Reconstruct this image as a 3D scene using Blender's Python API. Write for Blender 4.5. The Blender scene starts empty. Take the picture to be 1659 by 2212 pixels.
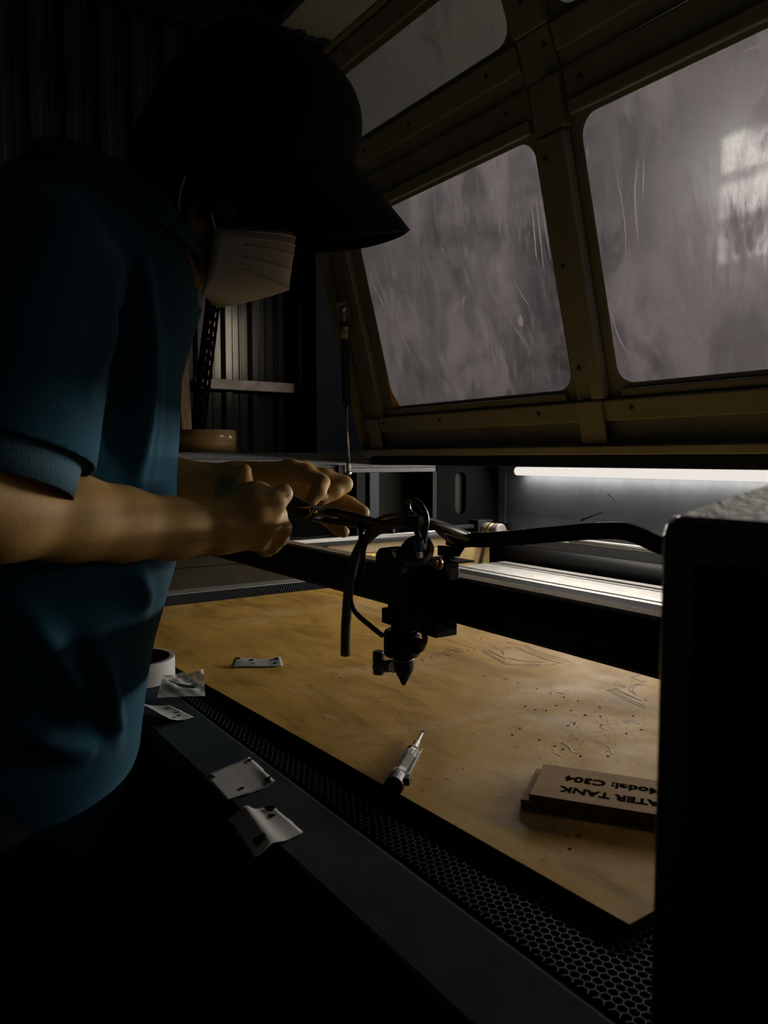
import bpy, bmesh, math, random
import numpy as np
from mathutils import Vector, Matrix

random.seed(7)
rng = np.random.default_rng(7)
SC = bpy.context.scene
COL = SC.collection
PI = math.pi

# ------------------------------------------------------------------ camera
F, CX, CY = 1660.0, 829.5, 1106.0
CAM = np.array([0.0, 0.0, 1.13])
PITCH, YAW = math.radians(4.0), math.radians(34.2)
_v = np.array([-math.cos(YAW), math.sin(YAW), 0.0])
RT = np.array([math.sin(YAW), math.cos(YAW), 0.0])
FW = _v * math.cos(PITCH) + np.array([0, 0, -math.sin(PITCH)])
UP = _v * math.sin(PITCH) + np.array([0, 0, math.cos(PITCH)])
cd = bpy.data.cameras.new('camera')
cd.sensor_fit = 'VERTICAL'
cd.sensor_height = 36.0
cd.lens = 36.0 * F / 2212.0
cd.clip_start = 0.02
cd.dof.use_dof = True
cd.dof.focus_distance = 1.15
cd.dof.aperture_fstop = 13.0
cam = bpy.data.objects.new('camera', cd)
cam.matrix_world = Matrix(((RT[0], UP[0], -FW[0], CAM[0]), (RT[1], UP[1], -FW[1], CAM[1]), (RT[2], UP[2], -FW[2], CAM[2]), (0, 0, 0, 1)))
COL.objects.link(cam)
SC.camera = cam

# ------------------------------------------------------------------ world, exposure, daylight, added fill lights
SC.view_settings.view_transform = 'Standard'
SC.view_settings.look = 'None'
SC.view_settings.exposure = 0.0
SC.view_settings.gamma = 1.0
SC.view_settings.use_curve_mapping = False
W = bpy.data.worlds.new('world')
SC.world = W
W.use_nodes = True
W.node_tree.nodes['Background'].inputs['Color'].default_value = (0.82, 0.80, 0.78, 1)
W.node_tree.nodes['Background'].inputs['Strength'].default_value = 0.6


def add_light(name, kind, loc, target, energy, color, **kw):
    l = bpy.data.lights.new(name, kind)
    l.energy = energy
    l.color = color
    for k, v in kw.items():
        setattr(l, k, v)
    o = bpy.data.objects.new(name, l)
    o.location = loc
    d = Vector(target) - Vector(loc)
    o.rotation_euler = d.to_track_quat('-Z', 'Y').to_euler()
    COL.objects.link(o)
    return o


# daylight through the back windows, and an unseen lamp added to brighten the panes
add_light('daylight_back', 'AREA', (-1.45, 3.42, 2.3), (-1.45, 0.6, 1.9), 13.0, (1.0, 0.95, 0.90), shape='RECTANGLE', size=1.8, size_y=1.0)
dc_ = add_light('daylight_corner', 'AREA', (1.61, 3.40, 2.29), (-3.0, 1.26, 1.6), 0.9, (1.0, 0.86, 0.66), shape='RECTANGLE', size=0.6, size_y=0.75)
rf_ = add_light('roof_light', 'AREA', (-0.7, 2.35, 2.9), (-0.95, 1.1, 1.5), 14.0, (1.0, 0.955, 0.965), shape='RECTANGLE', size=0.9, size_y=0.8)
dc_.data.spread = math.radians(50)
rf_.data.spread = math.radians(110)
add_light('arm_fill_light', 'SPOT', (0.55, 0.35, 1.42), (-0.74, 0.20, 1.10), 2.0, (1.0, 0.86, 0.66), spot_size=math.radians(18), spot_blend=1.0, shadow_soft_size=0.10)  # unseen spot added to brighten the arms, no lamp stands here
add_light('panel_lamp_light', 'SPOT', (-0.15, 0.76, 1.27), (-0.12, 0.30, 1.117), 28.0, (1.0, 0.94, 0.87), spot_size=math.radians(36), spot_blend=0.6, shadow_soft_size=0.02)  # unseen spot added to brighten the sloping housing top


# ------------------------------------------------------------------ helpers
def at(u, v, x=None, y=None, z=None, d=None):
    """the point that lies on photograph pixel (u, v) and on the plane x=, y=, z= or at depth d"""
    r = FW * F + RT * (u - CX) + UP * (CY - v)
    if x is not None:
        t = x / r[0]
    elif y is not None:
        t = y / r[1]
    elif z is not None:
        t = (z - CAM[2]) / r[2]
    else:
        t = d / F
    return CAM + r * t


class MB:
    def __init__(s):
        s.v, s.f = [], []

    def add(s, vs, fs):
        n = len(s.v)
        s.v += [tuple(float(c) for c in p) for p in vs]
        s.f += [tuple(i + n for i in f) for f in fs]
        return s

    def box(s, a, b):
        x0, y0, z0 = [min(p, q) for p, q in zip(a, b)]
        x1, y1, z1 = [max(p, q) for p, q in zip(a, b)]
        return s.add([(x0, y0, z0), (x1, y0, z0), (x1, y1, z0), (x0, y1, z0), (x0, y0, z1), (x1, y0, z1), (x1, y1, z1), (x0, y1, z1)],
                     [(3, 2, 1, 0), (4, 5, 6, 7), (0, 1, 5, 4), (1, 2, 6, 5), (2, 3, 7, 6), (3, 0, 4, 7)])

    def obox(s, c, ax, ay, az):
        """box at centre c with half-axis vectors"""
        c, ax, ay, az = [np.array(q, float) for q in (c, ax, ay, az)]
        vs = [c + i * ax + j * ay + k * az for k in (-1, 1) for i, j in ((-1, -1), (1, -1), (1, 1), (-1, 1))]
        if np.dot(np.cross(ax, ay), az) < 0:
            fs = [(0, 1, 2, 3), (7, 6, 5, 4), (4, 5, 1, 0), (5, 6, 2, 1), (6, 7, 3, 2), (7, 4, 0, 3)]
        else:
            fs = [(3, 2, 1, 0), (4, 5, 6, 7), (0, 1, 5, 4), (1, 2, 6, 5), (2, 3, 7, 6), (3, 0, 4, 7)]
        return s.add(vs, fs)

    def rings(s, rings, cap=True, closed=True):
        n = len(rings[0])
        vs = [p for r in rings for p in r]
        fs = []
        for i in range(len(rings) - 1):
            for j in range(n if closed else n - 1):
                a, b = i * n + j, i * n + (j + 1) % n
                fs.append((a, b, b + n, a + n))
        if cap and closed:
            fs.append(tuple(range(n - 1, -1, -1)))
            fs.append(tuple(range((len(rings) - 1) * n, len(rings) * n)))
        return s.add(vs, fs)

    def tube(s, pts, r, seg=12, cap=True):
        pts = [np.array(p, float) for p in pts]
        rr = r if hasattr(r, '__len__') else [r] * len(pts)
        rings = []
        ref = None
        for i, p in enumerate(pts):
            t = pts[min(i + 1, len(pts) - 1)] - pts[max(i - 1, 0)]
            t = t / (np.linalg.norm(t) + 1e-12)
            if ref is None:
                ref = np.array([0, 0, 1.0]) if abs(t[2]) < 0.9 else np.array([1.0, 0, 0])
            n = ref - t * np.dot(ref, t)
            n /= np.linalg.norm(n) + 1e-12
            ref = n
            b = np.cross(t, n)
            rings.append([p + rr[i] * (math.cos(2 * PI * k / seg) * n + math.sin(2 * PI * k / seg) * b) for k in range(seg)])
        return s.rings(rings, cap)

    def cyl(s, a, b, r, seg=24, r2=None):
        return s.tube([a, b], [r, r if r2 is None else r2], seg)

    def lathe(s, o, ax, prof, seg=32, close=False):
        """profile of (radius, height along ax)"""
        o, ax = np.array(o, float), np.array(ax, float)
        ax /= np.linalg.norm(ax)
        ref = np.array([0, 0, 1.0]) if abs(ax[2]) < 0.9 else np.array([1.0, 0, 0])
        n = np.cross(ref, ax)
        n /= np.linalg.norm(n)
        b = np.cross(ax, n)
        prof = list(prof) + ([prof[0]] if close else [])
        rings = [[o + ax * h + r * (math.cos(2 * PI * k / seg) * n + math.sin(2 * PI * k / seg) * b) for k in range(seg)] for r, h in prof]
        return s.rings(rings, cap=not close)

    def prism(s, poly, d):
        """polygon (3-D points) extruded by vector d"""
        n = len(poly)
        poly = [np.array(p, float) for p in poly]
        vs = poly + [p + np.array(d, float) for p in poly]
        fs = [tuple(range(n - 1, -1, -1)), tuple(range(n, 2 * n))] + [(i, (i + 1) % n, n + (i + 1) % n, n + i) for i in range(n)]
        return s.add(vs, fs)


def wloc(o):
    p = Vector((0, 0, 0))
    while o is not None:
        p += o.location
        o = o.parent
    return p


def obj(name, mb, mat=None, parent=None, smooth=False, bevel=0.0, seg=2, loc=None, label=None):
    """one mesh object from world-space geometry"""
    vs, fs = (mb.v, mb.f) if isinstance(mb, MB) else mb
    vs = np.array(vs, float)
    if loc is None:
        if parent is not None:
            loc = np.array(wloc(parent))
        else:
            lo, hi = vs.min(0), vs.max(0)
            loc = np.array([(lo[0] + hi[0]) / 2, (lo[1] + hi[1]) / 2, lo[2]])
    loc = np.array(loc, float)
    me = bpy.data.meshes.new(name)
    me.from_pydata((vs - loc).tolist(), [], [tuple(int(i) for i in f) for f in fs])
    bm = bmesh.new()
    bm.from_mesh(me)
    bmesh.ops.recalc_face_normals(bm, faces=bm.faces)
    bm.to_mesh(me)
    bm.free()
    o = bpy.data.objects.new(name, me)
    COL.objects.link(o)
    if parent is not None:
        o.parent = parent
        o.location = Vector(loc) - wloc(parent)
    else:
        o.location = loc
    if mat:
        me.materials.append(mat)
    if smooth:
        for p in me.polygons:
            p.use_smooth = True
    if bevel:
        m = o.modifiers.new('bevel', 'BEVEL')
        m.width = bevel
        m.segments = seg
        m.limit_method = 'ANGLE'
        m.angle_limit = math.radians(40)
    if label:
        o['label'] = label
    return o


def thing(name, label, cat, loc, group=None):
    o = bpy.data.objects.new(name, None)
    o.empty_display_size = 0.05
    o.location = Vector([float(c) for c in loc])
    COL.objects.link(o)
    return tag(o, label, cat, group)


def tag(o, label, cat, group=None):
    o['label'] = label
    o['category'] = cat
    if group:
        o['group'] = group
    return o


def struct(name, mb, mat, **kw):
    o = obj(name, mb, mat, **kw)
    o['kind'] = 'structure'
    return o


def smooth_curve(pts, n=8):
    """Catmull-Rom through the points"""
    pts = [np.array(p, float) for p in pts]
    P = [2 * pts[0] - pts[1]] + pts + [2 * pts[-1] - pts[-2]]
    out = []
    for i in range(1, len(P) - 2):
        for k in range(n):
            t = k / n
            a, b, c, d = P[i - 1], P[i], P[i + 1], P[i + 2]
            out.append(0.5 * (2 * b + (c - a) * t + (2 * a - 5 * b + 4 * c - d) * t * t + (3 * b - a - 3 * c + d) * t ** 3))
    out.append(pts[-1])
    return out


# ------------------------------------------------------------------ materials
def mat(name, col, rough=0.5, metal=0.0, col2=None, scale=20.0, lo=0.4, hi=0.6, stretch=(1, 1, 1), bump=0.0, bscale=200.0, bdist=0.001, spec=0.5, sheen=0.0, coat=0.0, trans=0.0):
    m = bpy.data.materials.new(name)
    m.use_nodes = True
    nt = m.node_tree
    b = nt.nodes['Principled BSDF']
    b.inputs['Base Color'].default_value = (*col, 1)
    b.inputs['Roughness'].default_value = rough
    b.inputs['Metallic'].default_value = metal
    b.inputs['Specular IOR Level'].default_value = spec
    b.inputs['Sheen Weight'].default_value = sheen
    b.inputs['Coat Weight'].default_value = coat
    b.inputs['Transmission Weight'].default_value = trans
    tc = nt.nodes.new('ShaderNodeTexCoord')
    mp = nt.nodes.new('ShaderNodeMapping')
    mp.inputs['Scale'].default_value = stretch
    nt.links.new(tc.outputs['Object'], mp.inputs['Vector'])
    if col2 is not None:
        n = nt.nodes.new('ShaderNodeTexNoise')
        n.inputs['Scale'].default_value = scale
        n.inputs['Detail'].default_value = 8
        n.inputs['Roughness'].default_value = 0.65
        r = nt.nodes.new('ShaderNodeValToRGB')
        r.color_ramp.elements[0].position = lo
        r.color_ramp.elements[1].position = hi
        r.color_ramp.elements[0].color = (*col, 1)
        r.color_ramp.elements[1].color = (*col2, 1)
        nt.links.new(mp.outputs[0], n.inputs['Vector'])
        nt.links.new(n.outputs['Fac'], r.inputs['Fac'])
        nt.links.new(r.outputs['Color'], b.inputs['Base Color'])
    if bump:
        n2 = nt.nodes.new('ShaderNodeTexNoise')
        n2.inputs['Scale'].default_value = bscale
        n2.inputs['Detail'].default_value = 4
        bp = nt.nodes.new('ShaderNodeBump')
        bp.inputs['Strength'].default_value = bump
        bp.inputs['Distance'].default_value = bdist
        nt.links.new(mp.outputs[0], n2.inputs['Vector'])
        nt.links.new(n2.outputs['Fac'], bp.inputs['Height'])
        nt.links.new(bp.outputs['Normal'], b.inputs['Normal'])
    return m


M = {}
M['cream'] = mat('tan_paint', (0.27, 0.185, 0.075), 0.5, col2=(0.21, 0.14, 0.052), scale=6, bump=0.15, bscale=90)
M['lid'] = mat('lid_paint', (0.215, 0.23, 0.205), 0.42, col2=(0.175, 0.18, 0.15), scale=9, lo=0.45, hi=0.75, bump=0.1, bscale=120)
M['rail'] = mat('rail_paint', (0.024, 0.031, 0.036), 0.7, col2=(0.032, 0.040, 0.046), scale=14, bump=0.25, bscale=500, spec=0.0)
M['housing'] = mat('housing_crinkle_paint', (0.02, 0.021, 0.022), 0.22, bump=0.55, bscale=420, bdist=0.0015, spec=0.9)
M['housetop_lit'] = mat('lit_crinkle_paint', (0.34, 0.32, 0.295), 0.35, col2=(0.26, 0.245, 0.225), scale=150, bump=0.8, bscale=260, bdist=0.003, spec=0.9)  # paler than the housing: window glare put into the colour
M['black'] = mat('black_paint', (0.006, 0.0065, 0.007), 0.6, bump=0.2, bscale=600, spec=0.2)
M['crinkle'] = mat('black_crinkle_paint', (0.012, 0.013, 0.015), 0.45, col2=(0.045, 0.048, 0.053), scale=300, bump=0.9, bscale=700, bdist=0.002, spec=0.6)
M['blackplastic'] = mat('black_plastic', (0.007, 0.007, 0.008), 0.5, bump=0.05, bscale=300, spec=0.3)
M['dull'] = mat('dull_rubber', (0.008, 0.008, 0.008), 1.0, spec=0.02)
M['rubber'] = mat('black_rubber', (0.010, 0.010, 0.010), 0.38)
M['anod'] = mat('black_anodised', (0.004, 0.004, 0.005), 0.55, bump=0.05, bscale=300, spec=0.15)
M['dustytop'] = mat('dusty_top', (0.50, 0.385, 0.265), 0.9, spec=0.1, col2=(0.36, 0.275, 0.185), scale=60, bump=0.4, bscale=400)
M['alu'] = mat('aluminium', (0.20, 0.192, 0.18), 0.6, metal=0.3, col2=(0.16, 0.153, 0.143), scale=30, bump=0.1, bscale=300)
M['steel'] = mat('steel', (0.6, 0.59, 0.57), 0.22, metal=1.0)
M['comb'] = mat('honeycomb_foil', (0.05, 0.054, 0.058), 0.5, metal=0.5, spec=0.2)
M['darkwall'] = mat('dark_grey_steel', (0.10, 0.108, 0.116), 0.55, col2=(0.08, 0.086, 0.093), scale=12, bump=0.15, bscale=150)
M['navy'] = mat('navy_paint', (0.006, 0.010, 0.015), 0.6, col2=(0.008, 0.013, 0.018), scale=6, spec=0.2)
M['blue'] = mat('blue_paint', (0.02, 0.07, 0.15), 0.5)
M['corr'] = mat('corrugated_sheet', (0.060, 0.058, 0.052), 0.12, metal=0.4, col2=(0.040, 0.041, 0.040), scale=5)
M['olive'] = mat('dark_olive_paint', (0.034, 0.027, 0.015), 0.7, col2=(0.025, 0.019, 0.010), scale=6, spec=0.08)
M['jet'] = mat('jet_black', (0.0035, 0.0038, 0.004), 1.0, spec=0.0)  # near-black without gloss, for plate, inner sheet and post
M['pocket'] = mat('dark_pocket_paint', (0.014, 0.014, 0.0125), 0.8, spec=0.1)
M['concrete'] = mat('concrete', (0.10, 0.095, 0.09), 0.85, col2=(0.07, 0.067, 0.063), scale=7, bump=0.3, bscale=60)
M['wallplain'] = mat('workshop_wall', (0.14, 0.135, 0.13), 0.8, col2=(0.11, 0.105, 0.1), scale=5)
M['beige'] = mat('beige_sheet', (0.66, 0.55, 0.34), 0.7, col2=(0.58, 0.48, 0.29), scale=3)
M['wood'] = mat('rough_timber', (0.30, 0.19, 0.075), 0.75, col2=(0.16, 0.09, 0.035), scale=9, stretch=(6, 6, 0.7), bump=0.4, bscale=30)
M['galv'] = mat('galvanised', (0.42, 0.37, 0.32), 0.4, metal=0.7, col2=(0.3, 0.26, 0.22), scale=18)
M['tape'] = mat('brown_packing_tape', (0.78, 0.54, 0.24), 0.14, col2=(0.58, 0.42, 0.22), scale=6, stretch=(1, 1, 6), spec=0.7, coat=0.4)
M['card'] = mat('cardboard_core', (0.28, 0.20, 0.11), 0.85)
M['darkcard'] = mat('dark_core', (0.035, 0.032, 0.03), 0.9)
M['mtape'] = mat('white_masking_tape', (0.36, 0.355, 0.345), 0.7, col2=(0.31, 0.305, 0.30), scale=40)
M['paper'] = mat('scrap_paper', (0.29, 0.285, 0.265), 0.85, col2=(0.22, 0.215, 0.20), scale=18, bump=0.15, bscale=60)
M['burn'] = mat('burn_mark', (0.006, 0.004, 0.003), 1.0, spec=0.0)
M['film'] = mat('clear_film', (0.17, 0.17, 0.165), 0.45, trans=0.08)
M['skin'] = mat('skin', (0.45, 0.265, 0.085), 0.6, col2=(0.38, 0.215, 0.062), scale=22, bump=0.35, bscale=420, bdist=0.0008, spec=0.35)
M['nail'] = mat('fingernail', (0.55, 0.38, 0.24), 0.3)
M['shirt'] = mat('teal_polo_cloth', (0.009, 0.053, 0.085), 0.95, col2=(0.012, 0.062, 0.098), scale=300, bump=0.35, bscale=900, sheen=0.04, spec=0.1)
M['cuffm'] = mat('ribbed_cuff_cloth', (0.02, 0.085, 0.135), 0.9, col2=(0.035, 0.09, 0.12), scale=260, bump=0.8, bscale=600)
M['capm'] = mat('black_cap_cloth', (0.009, 0.009, 0.009), 0.92, bump=0.5, bscale=700, spec=0.2)
M['hairm'] = mat('black_hair', (0.006, 0.005, 0.005), 0.6, spec=0.25)
M['trouser'] = mat('black_trouser_cloth', (0.008, 0.008, 0.008), 0.95, bump=0.3, bscale=600, spec=0.2)
M['maskm'] = mat('white_mask_cloth', (0.38, 0.37, 0.35), 0.9, bump=0.3, bscale=800)
M['eye'] = mat('eye', (0.5, 0.48, 0.45), 0.2)
M['bluefit'] = mat('blue_fitting', (0.02, 0.13, 0.30), 0.35)
M['whitefit'] = mat('white_cable_tie', (0.5, 0.5, 0.48), 0.4)
M['copper'] = mat('copper_contact', (0.45, 0.22, 0.07), 0.35, metal=0.8)
M['brass'] = mat('brass_ring', (0.55, 0.36, 0.10), 0.35, metal=0.9)
M['rust'] = mat('brown_sleeve', (0.22, 0.11, 0.045), 0.45, col2=(0.12, 0.06, 0.03), scale=200)
M['clear'] = mat('clear_handle', (0.85, 0.87, 0.87), 0.08, trans=0.75, coat=0.5, bump=0.2, bscale=60)
M['sticker'] = mat('yellow_sticker', (0.62, 0.40, 0.06), 0.5)
M['ink'] = mat('black_ink', (0.006, 0.005, 0.004), 1.0, spec=0.0)
M['mdf'] = mat('mdf_plate', (0.24, 0.135, 0.044), 0.8, col2=(0.19, 0.105, 0.034), scale=16, spec=0.08)
M['cutline'] = mat('laser_cut_line', (0.10, 0.05, 0.015), 0.8)
M['burnt_edge'] = mat('burnt_cut_edge', (0.03, 0.017, 0.008), 0.9, spec=0.1)
M['chalk'] = mat('chalk_scuff', (0.62, 0.54, 0.44), 0.9)
M['foam'] = mat('yellowed_foam', (0.62, 0.36, 0.06), 0.8)


def emit(name, col, s):
    m = bpy.data.materials.new(name)
    m.use_nodes = True
    nt = m.node_tree
    nt.nodes.remove(nt.nodes['Principled BSDF'])
    e = nt.nodes.new('ShaderNodeEmission')
    e.inputs['Color'].default_value = (*col, 1)
    e.inputs['Strength'].default_value = s
    nt.links.new(e.outputs[0], nt.nodes['Material Output'].inputs['Surface'])
    return m


def board_material():
    m = mat('laminated_board', (0.36, 0.21, 0.075), 0.42, bump=0.06, bscale=160, spec=0.04)
    nt = m.node_tree
    b = nt.nodes['Principled BSDF']
    tc = nt.nodes.new('ShaderNodeTexCoord')

    def noise(sc, stretch, det, lo, hi, ro=0.65, dist=0.0):
        mp = nt.nodes.new('ShaderNodeMapping')
        mp.inputs['Scale'].default_value = stretch
        n = nt.nodes.new('ShaderNodeTexNoise')
        n.inputs['Scale'].default_value = sc
        n.inputs['Detail'].default_value = det
        n.inputs['Roughness'].default_value = ro
        n.inputs['Distortion'].default_value = dist
        r = nt.nodes.new('ShaderNodeMapRange')
        r.inputs['From Min'].default_value = lo
        r.inputs['From Max'].default_value = hi
        nt.links.new(tc.outputs['Object'], mp.inputs[0])
        nt.links.new(mp.outputs[0], n.inputs['Vector'])
        nt.links.new(n.outputs['Fac'], r.inputs['Value'])
        return r.outputs[0]

    def mix(fac, a, c, mul=1.0):
        x = nt.nodes.new('ShaderNodeMix')
        x.data_type = 'RGBA'
        if mul != 1.0:
            q = nt.nodes.new('ShaderNodeMath')
            q.operation = 'MULTIPLY'
            q.inputs[1].default_value = mul
            nt.links.new(fac, q.inputs[0])
            fac = q.outputs[0]
        nt.links.new(fac, x.inputs['Factor'])
        for i, val in ((6, a), (7, c)):
            if isinstance(val, tuple):
                x.inputs[i].default_value = (*val, 1)
            else:
                nt.links.new(val, x.inputs[i])
        return x.outputs[2]

    c = mix(noise(5, (1, 1.6, 1), 6, 0.38, 0.62), (0.44, 0.262, 0.060), (0.31, 0.180, 0.042))
    c = mix(noise(8, (0.6, 2.4, 1), 7, 0.50, 0.66, dist=0.8), c, (0.20, 0.112, 0.026), 0.8)
    c = mix(noise(4, (1.5, 1.0, 1), 8, 0.52, 0.68, dist=0.5), c, (0.50, 0.365, 0.19), 0.6)
    c = mix(noise(120, (1, 1, 1), 2, 0.66, 0.74), c, (0.12, 0.065, 0.025), 0.8)
    c = mix(noise(14, (0.5, 4, 1), 3, 0.66, 0.74, dist=1.0), c, (0.52, 0.42, 0.28), 0.35)
    nt.links.new(c, b.inputs['Base Color'])
    r = nt.nodes.new('ShaderNodeMapRange')
    r.inputs['To Min'].default_value = 0.5
    r.inputs['To Max'].default_value = 0.75
    nt.links.new(noise(10, (1, 1, 1), 5, 0.3, 0.7), r.inputs['Value'])
    nt.links.new(r.outputs[0], b.inputs['Roughness'])
    return m


def pane_material(name, haze, tint=(0.60, 0.56, 0.57)):
    """scratched, dusty clear acrylic: hazy forward scatter, a translucent dust film, scratches"""
    m = bpy.data.materials.new(name)
    m.use_nodes = True
    nt = m.node_tree
    nt.nodes.remove(nt.nodes['Principled BSDF'])
    out = nt.nodes['Material Output']
    tc = nt.nodes.new('ShaderNodeTexCoord')

    def noise(sc, stretch, det, lo, hi, rot=0.0, dist=0.0):
        mp = nt.nodes.new('ShaderNodeMapping')
        mp.inputs['Scale'].default_value = stretch
        mp.inputs['Rotation'].default_value = (0, rot, 0)
        n = nt.nodes.new('ShaderNodeTexNoise')
        n.inputs['Scale'].default_value = sc
        n.inputs['Detail'].default_value = det
        n.inputs['Roughness'].default_value = 0.7
        n.inputs['Distortion'].default_value = dist
        r = nt.nodes.new('ShaderNodeMapRange')
        r.inputs['From Min'].default_value = lo
        r.inputs['From Max'].default_value = hi
        nt.links.new(tc.outputs['Object'], mp.inputs[0])
        nt.links.new(mp.outputs[0], n.inputs['Vector'])
        nt.links.new(n.outputs['Fac'], r.inputs['Value'])
        return r.outputs[0]

    def op(kind, a, c):
        q = nt.nodes.new('ShaderNodeMath')
        q.operation = kind
        q.use_clamp = True
        for i, val in ((0, a), (1, c)):
            if isinstance(val, (int, float)):
                q.inputs[i].default_value = val
            else:
                nt.links.new(val, q.inputs[i])
        return q.outputs[0]

    smear = op('MULTIPLY', noise(7, (1, 1, 0.45), 8, 0.50, 0.64, 0.25, 0.6), 0.60)
    streak = op('MULTIPLY', noise(9, (6, 6, 0.30), 4, 0.55, 0.70, 0.10), 0.28)
    fine = op('MULTIPLY', noise(70, (4, 4, 0.22), 2, 0.62, 0.67, -0.5), 0.30)
    cloud = op('MULTIPLY', noise(4, (1, 1, 1), 5, 0.38, 0.62, 0.0, 0.4), 0.30)
    dust = op('ADD', op('ADD', smear, streak), op('ADD', fine, op('ADD', cloud, haze)))
    tl = nt.nodes.new('ShaderNodeBsdfTranslucent')
    tl.inputs['Color'].default_value = (*tint, 1)
    df = nt.nodes.new('ShaderNodeBsdfDiffuse')
    df.inputs['Color'].default_value = (*tint, 1)
    dd = nt.nodes.new('ShaderNodeMixShader')
    dd.inputs[0].default_value = 0.25
    nt.links.new(tl.outputs[0], dd.inputs[1])
    nt.links.new(df.outputs[0], dd.inputs[2])
    rf = nt.nodes.new('ShaderNodeBsdfRefraction')
    rf.inputs['Color'].default_value = (0.80, 0.79, 0.78, 1)
    rf.inputs['Roughness'].default_value = 0.10
    rf.inputs['IOR'].default_value = 1.3
    rf2 = nt.nodes.new('ShaderNodeBsdfRefraction')
    rf2.inputs['Color'].default_value = (0.80, 0.78, 0.77, 1)
    rf2.inputs['Roughness'].default_value = 0.55
    rf2.inputs['IOR'].default_value = 1.3
    rm = nt.nodes.new('ShaderNodeMixShader')
    rm.inputs[0].default_value = 0.5
    nt.links.new(rf.outputs[0], rm.inputs[1])
    nt.links.new(rf2.outputs[0], rm.inputs[2])
    gl = nt.nodes.new('ShaderNodeBsdfGlossy')
    gl.inputs['Roughness'].default_value = 0.15
    gm = nt.nodes.new('ShaderNodeMixShader')
    gm.inputs[0].default_value = 0.05
    nt.links.new(rm.outputs[0], gm.inputs[1])
    nt.links.new(gl.outputs[0], gm.inputs[2])
    mx = nt.nodes.new('ShaderNodeMixShader')
    nt.links.new(dust, mx.inputs[0])
    nt.links.new(gm.outputs[0], mx.inputs[1])
    nt.links.new(dd.outputs[0], mx.inputs[2])
    nt.links.new(mx.outputs[0], out.inputs['Surface'])
    return m


M['board'] = board_material()
M['pane'] = pane_material('scratched_acrylic', 0.10)
M['paneup'] = pane_material('grimy_acrylic', 0.28, (0.22, 0.215, 0.185))
M['tube'] = emit('led_tube_glow', (0.84, 0.78, 0.72), 1.0)

# ------------------------------------------------------------------ room
XL, XR, YF, YB, ZC = -3.0, 1.9, -1.6, 3.2, 3.0
struct('floor', MB().box((XL - 0.2, YF - 0.1, -0.1), (XR + 0.1, YB + 0.1, 0)), M['concrete'])
struct('wall_front', MB().box((XL, YF - 0.1, 0), (XR, YF, ZC)), M['wallplain'])
# left wall: trapezoidal sheet running along y, ribs 0.115 m apart
prof = []
y = YF
while y < YB - 0.02:
    for dy, dx in ((0, 0), (0.014, 0.022), (0.040, 0.022), (0.054, 0), (0.078, 0), (0.082, 0.004), (0.088, 0.004), (0.092, 0)):
        prof.append((XL + dx, y + dy))
    y += 0.118
ring = [[(x, yy, 0.0) for x, yy in prof], [(x, yy, ZC) for x, yy in prof]]
wb = MB().rings(ring, cap=False, closed=False)
wb.box((XL - 0.1, YF, 0), (XL - 0.02, YB, ZC))
struct('wall_left', wb, M['corr'])
# back wall with window opening
WX0, WX1, WZ0, WZ1 = -2.14, -0.75, 1.97, 2.60
VX0, VX1 = 1.36, 1.86
mb = MB()
mb.box((XL, YB, 0), (XR, YB + 0.1, WZ0)).box((XL, YB, WZ1), (XR, YB + 0.1, ZC)).box((XL, YB, WZ0), (WX0, YB + 0.1, WZ1)).box((WX1, YB, WZ0), (VX0, YB + 0.1, WZ1)).box((VX1, YB, WZ0), (XR, YB + 0.1, WZ1))
struct('wall_back', mb, M['wallplain'])
win2 = struct('window_2', MB().box((VX0, YB + 0.02, WZ0), (VX0 + 0.03, YB + 0.08, WZ1)).box((VX1 - 0.03, YB + 0.02, WZ0), (VX1, YB + 0.08, WZ1))
              .box((VX0, YB + 0.02, WZ0), (VX1, YB + 0.08, WZ0 + 0.03)).box((VX0, YB + 0.02, WZ1 - 0.03), (VX1, YB + 0.08, WZ1)), M['navy'])
for zz in (2.175, 2.375):
    obj('window_bar', MB().box((VX0 + 0.03, YB + 0.03, zz - 0.018), (VX1 - 0.03, YB + 0.07, zz + 0.018)), M['navy'], win2)
win = struct('window_1', MB().box((WX0, YB + 0.02, WZ0), (WX0 + 0.04, YB + 0.08, WZ1)).box((WX1 - 0.04, YB + 0.02, WZ0), (WX1, YB + 0.08, WZ1))
             .box((WX0, YB + 0.02, WZ0), (WX1, YB + 0.08, WZ0 + 0.03)).box((WX0, YB + 0.02, WZ1 - 0.03), (WX1, YB + 0.08, WZ1)), M['navy'])
for zz in (2.175, 2.375):
    obj('window_bar', MB().box((WX0 + 0.04, YB + 0.03, zz - 0.018), (WX1 - 0.04, YB + 0.07, zz + 0.018)), M['navy'], win)
struct('wall_right', MB().box((XR, YF, 0), (XR + 0.1, YB, ZC)), M['wallplain'])
# ceiling: dark corrugated roof sheet with a beige soffit sheet
prof = []
x = XL
while x < XR:
    for dx, dz in ((0, 0), (0.02, -0.02), (0.06, -0.02), (0.08, 0)):
        prof.append((x + dx, ZC + dz))
    x += 0.16
cb = MB().rings([[(a, YF, b) for a, b in prof], [(a, YB, b) for a, b in prof]], cap=False, closed=False)
cb.box((XL, YF, ZC + 0.02), (XR, YB, ZC + 0.1))
struct('ceiling', cb, M['navy'])
struct('trim_1', MB().box((-3.0, 1.52, 2.93), (-0.6, 2.9, 2.965)), M['beige'])
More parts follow.
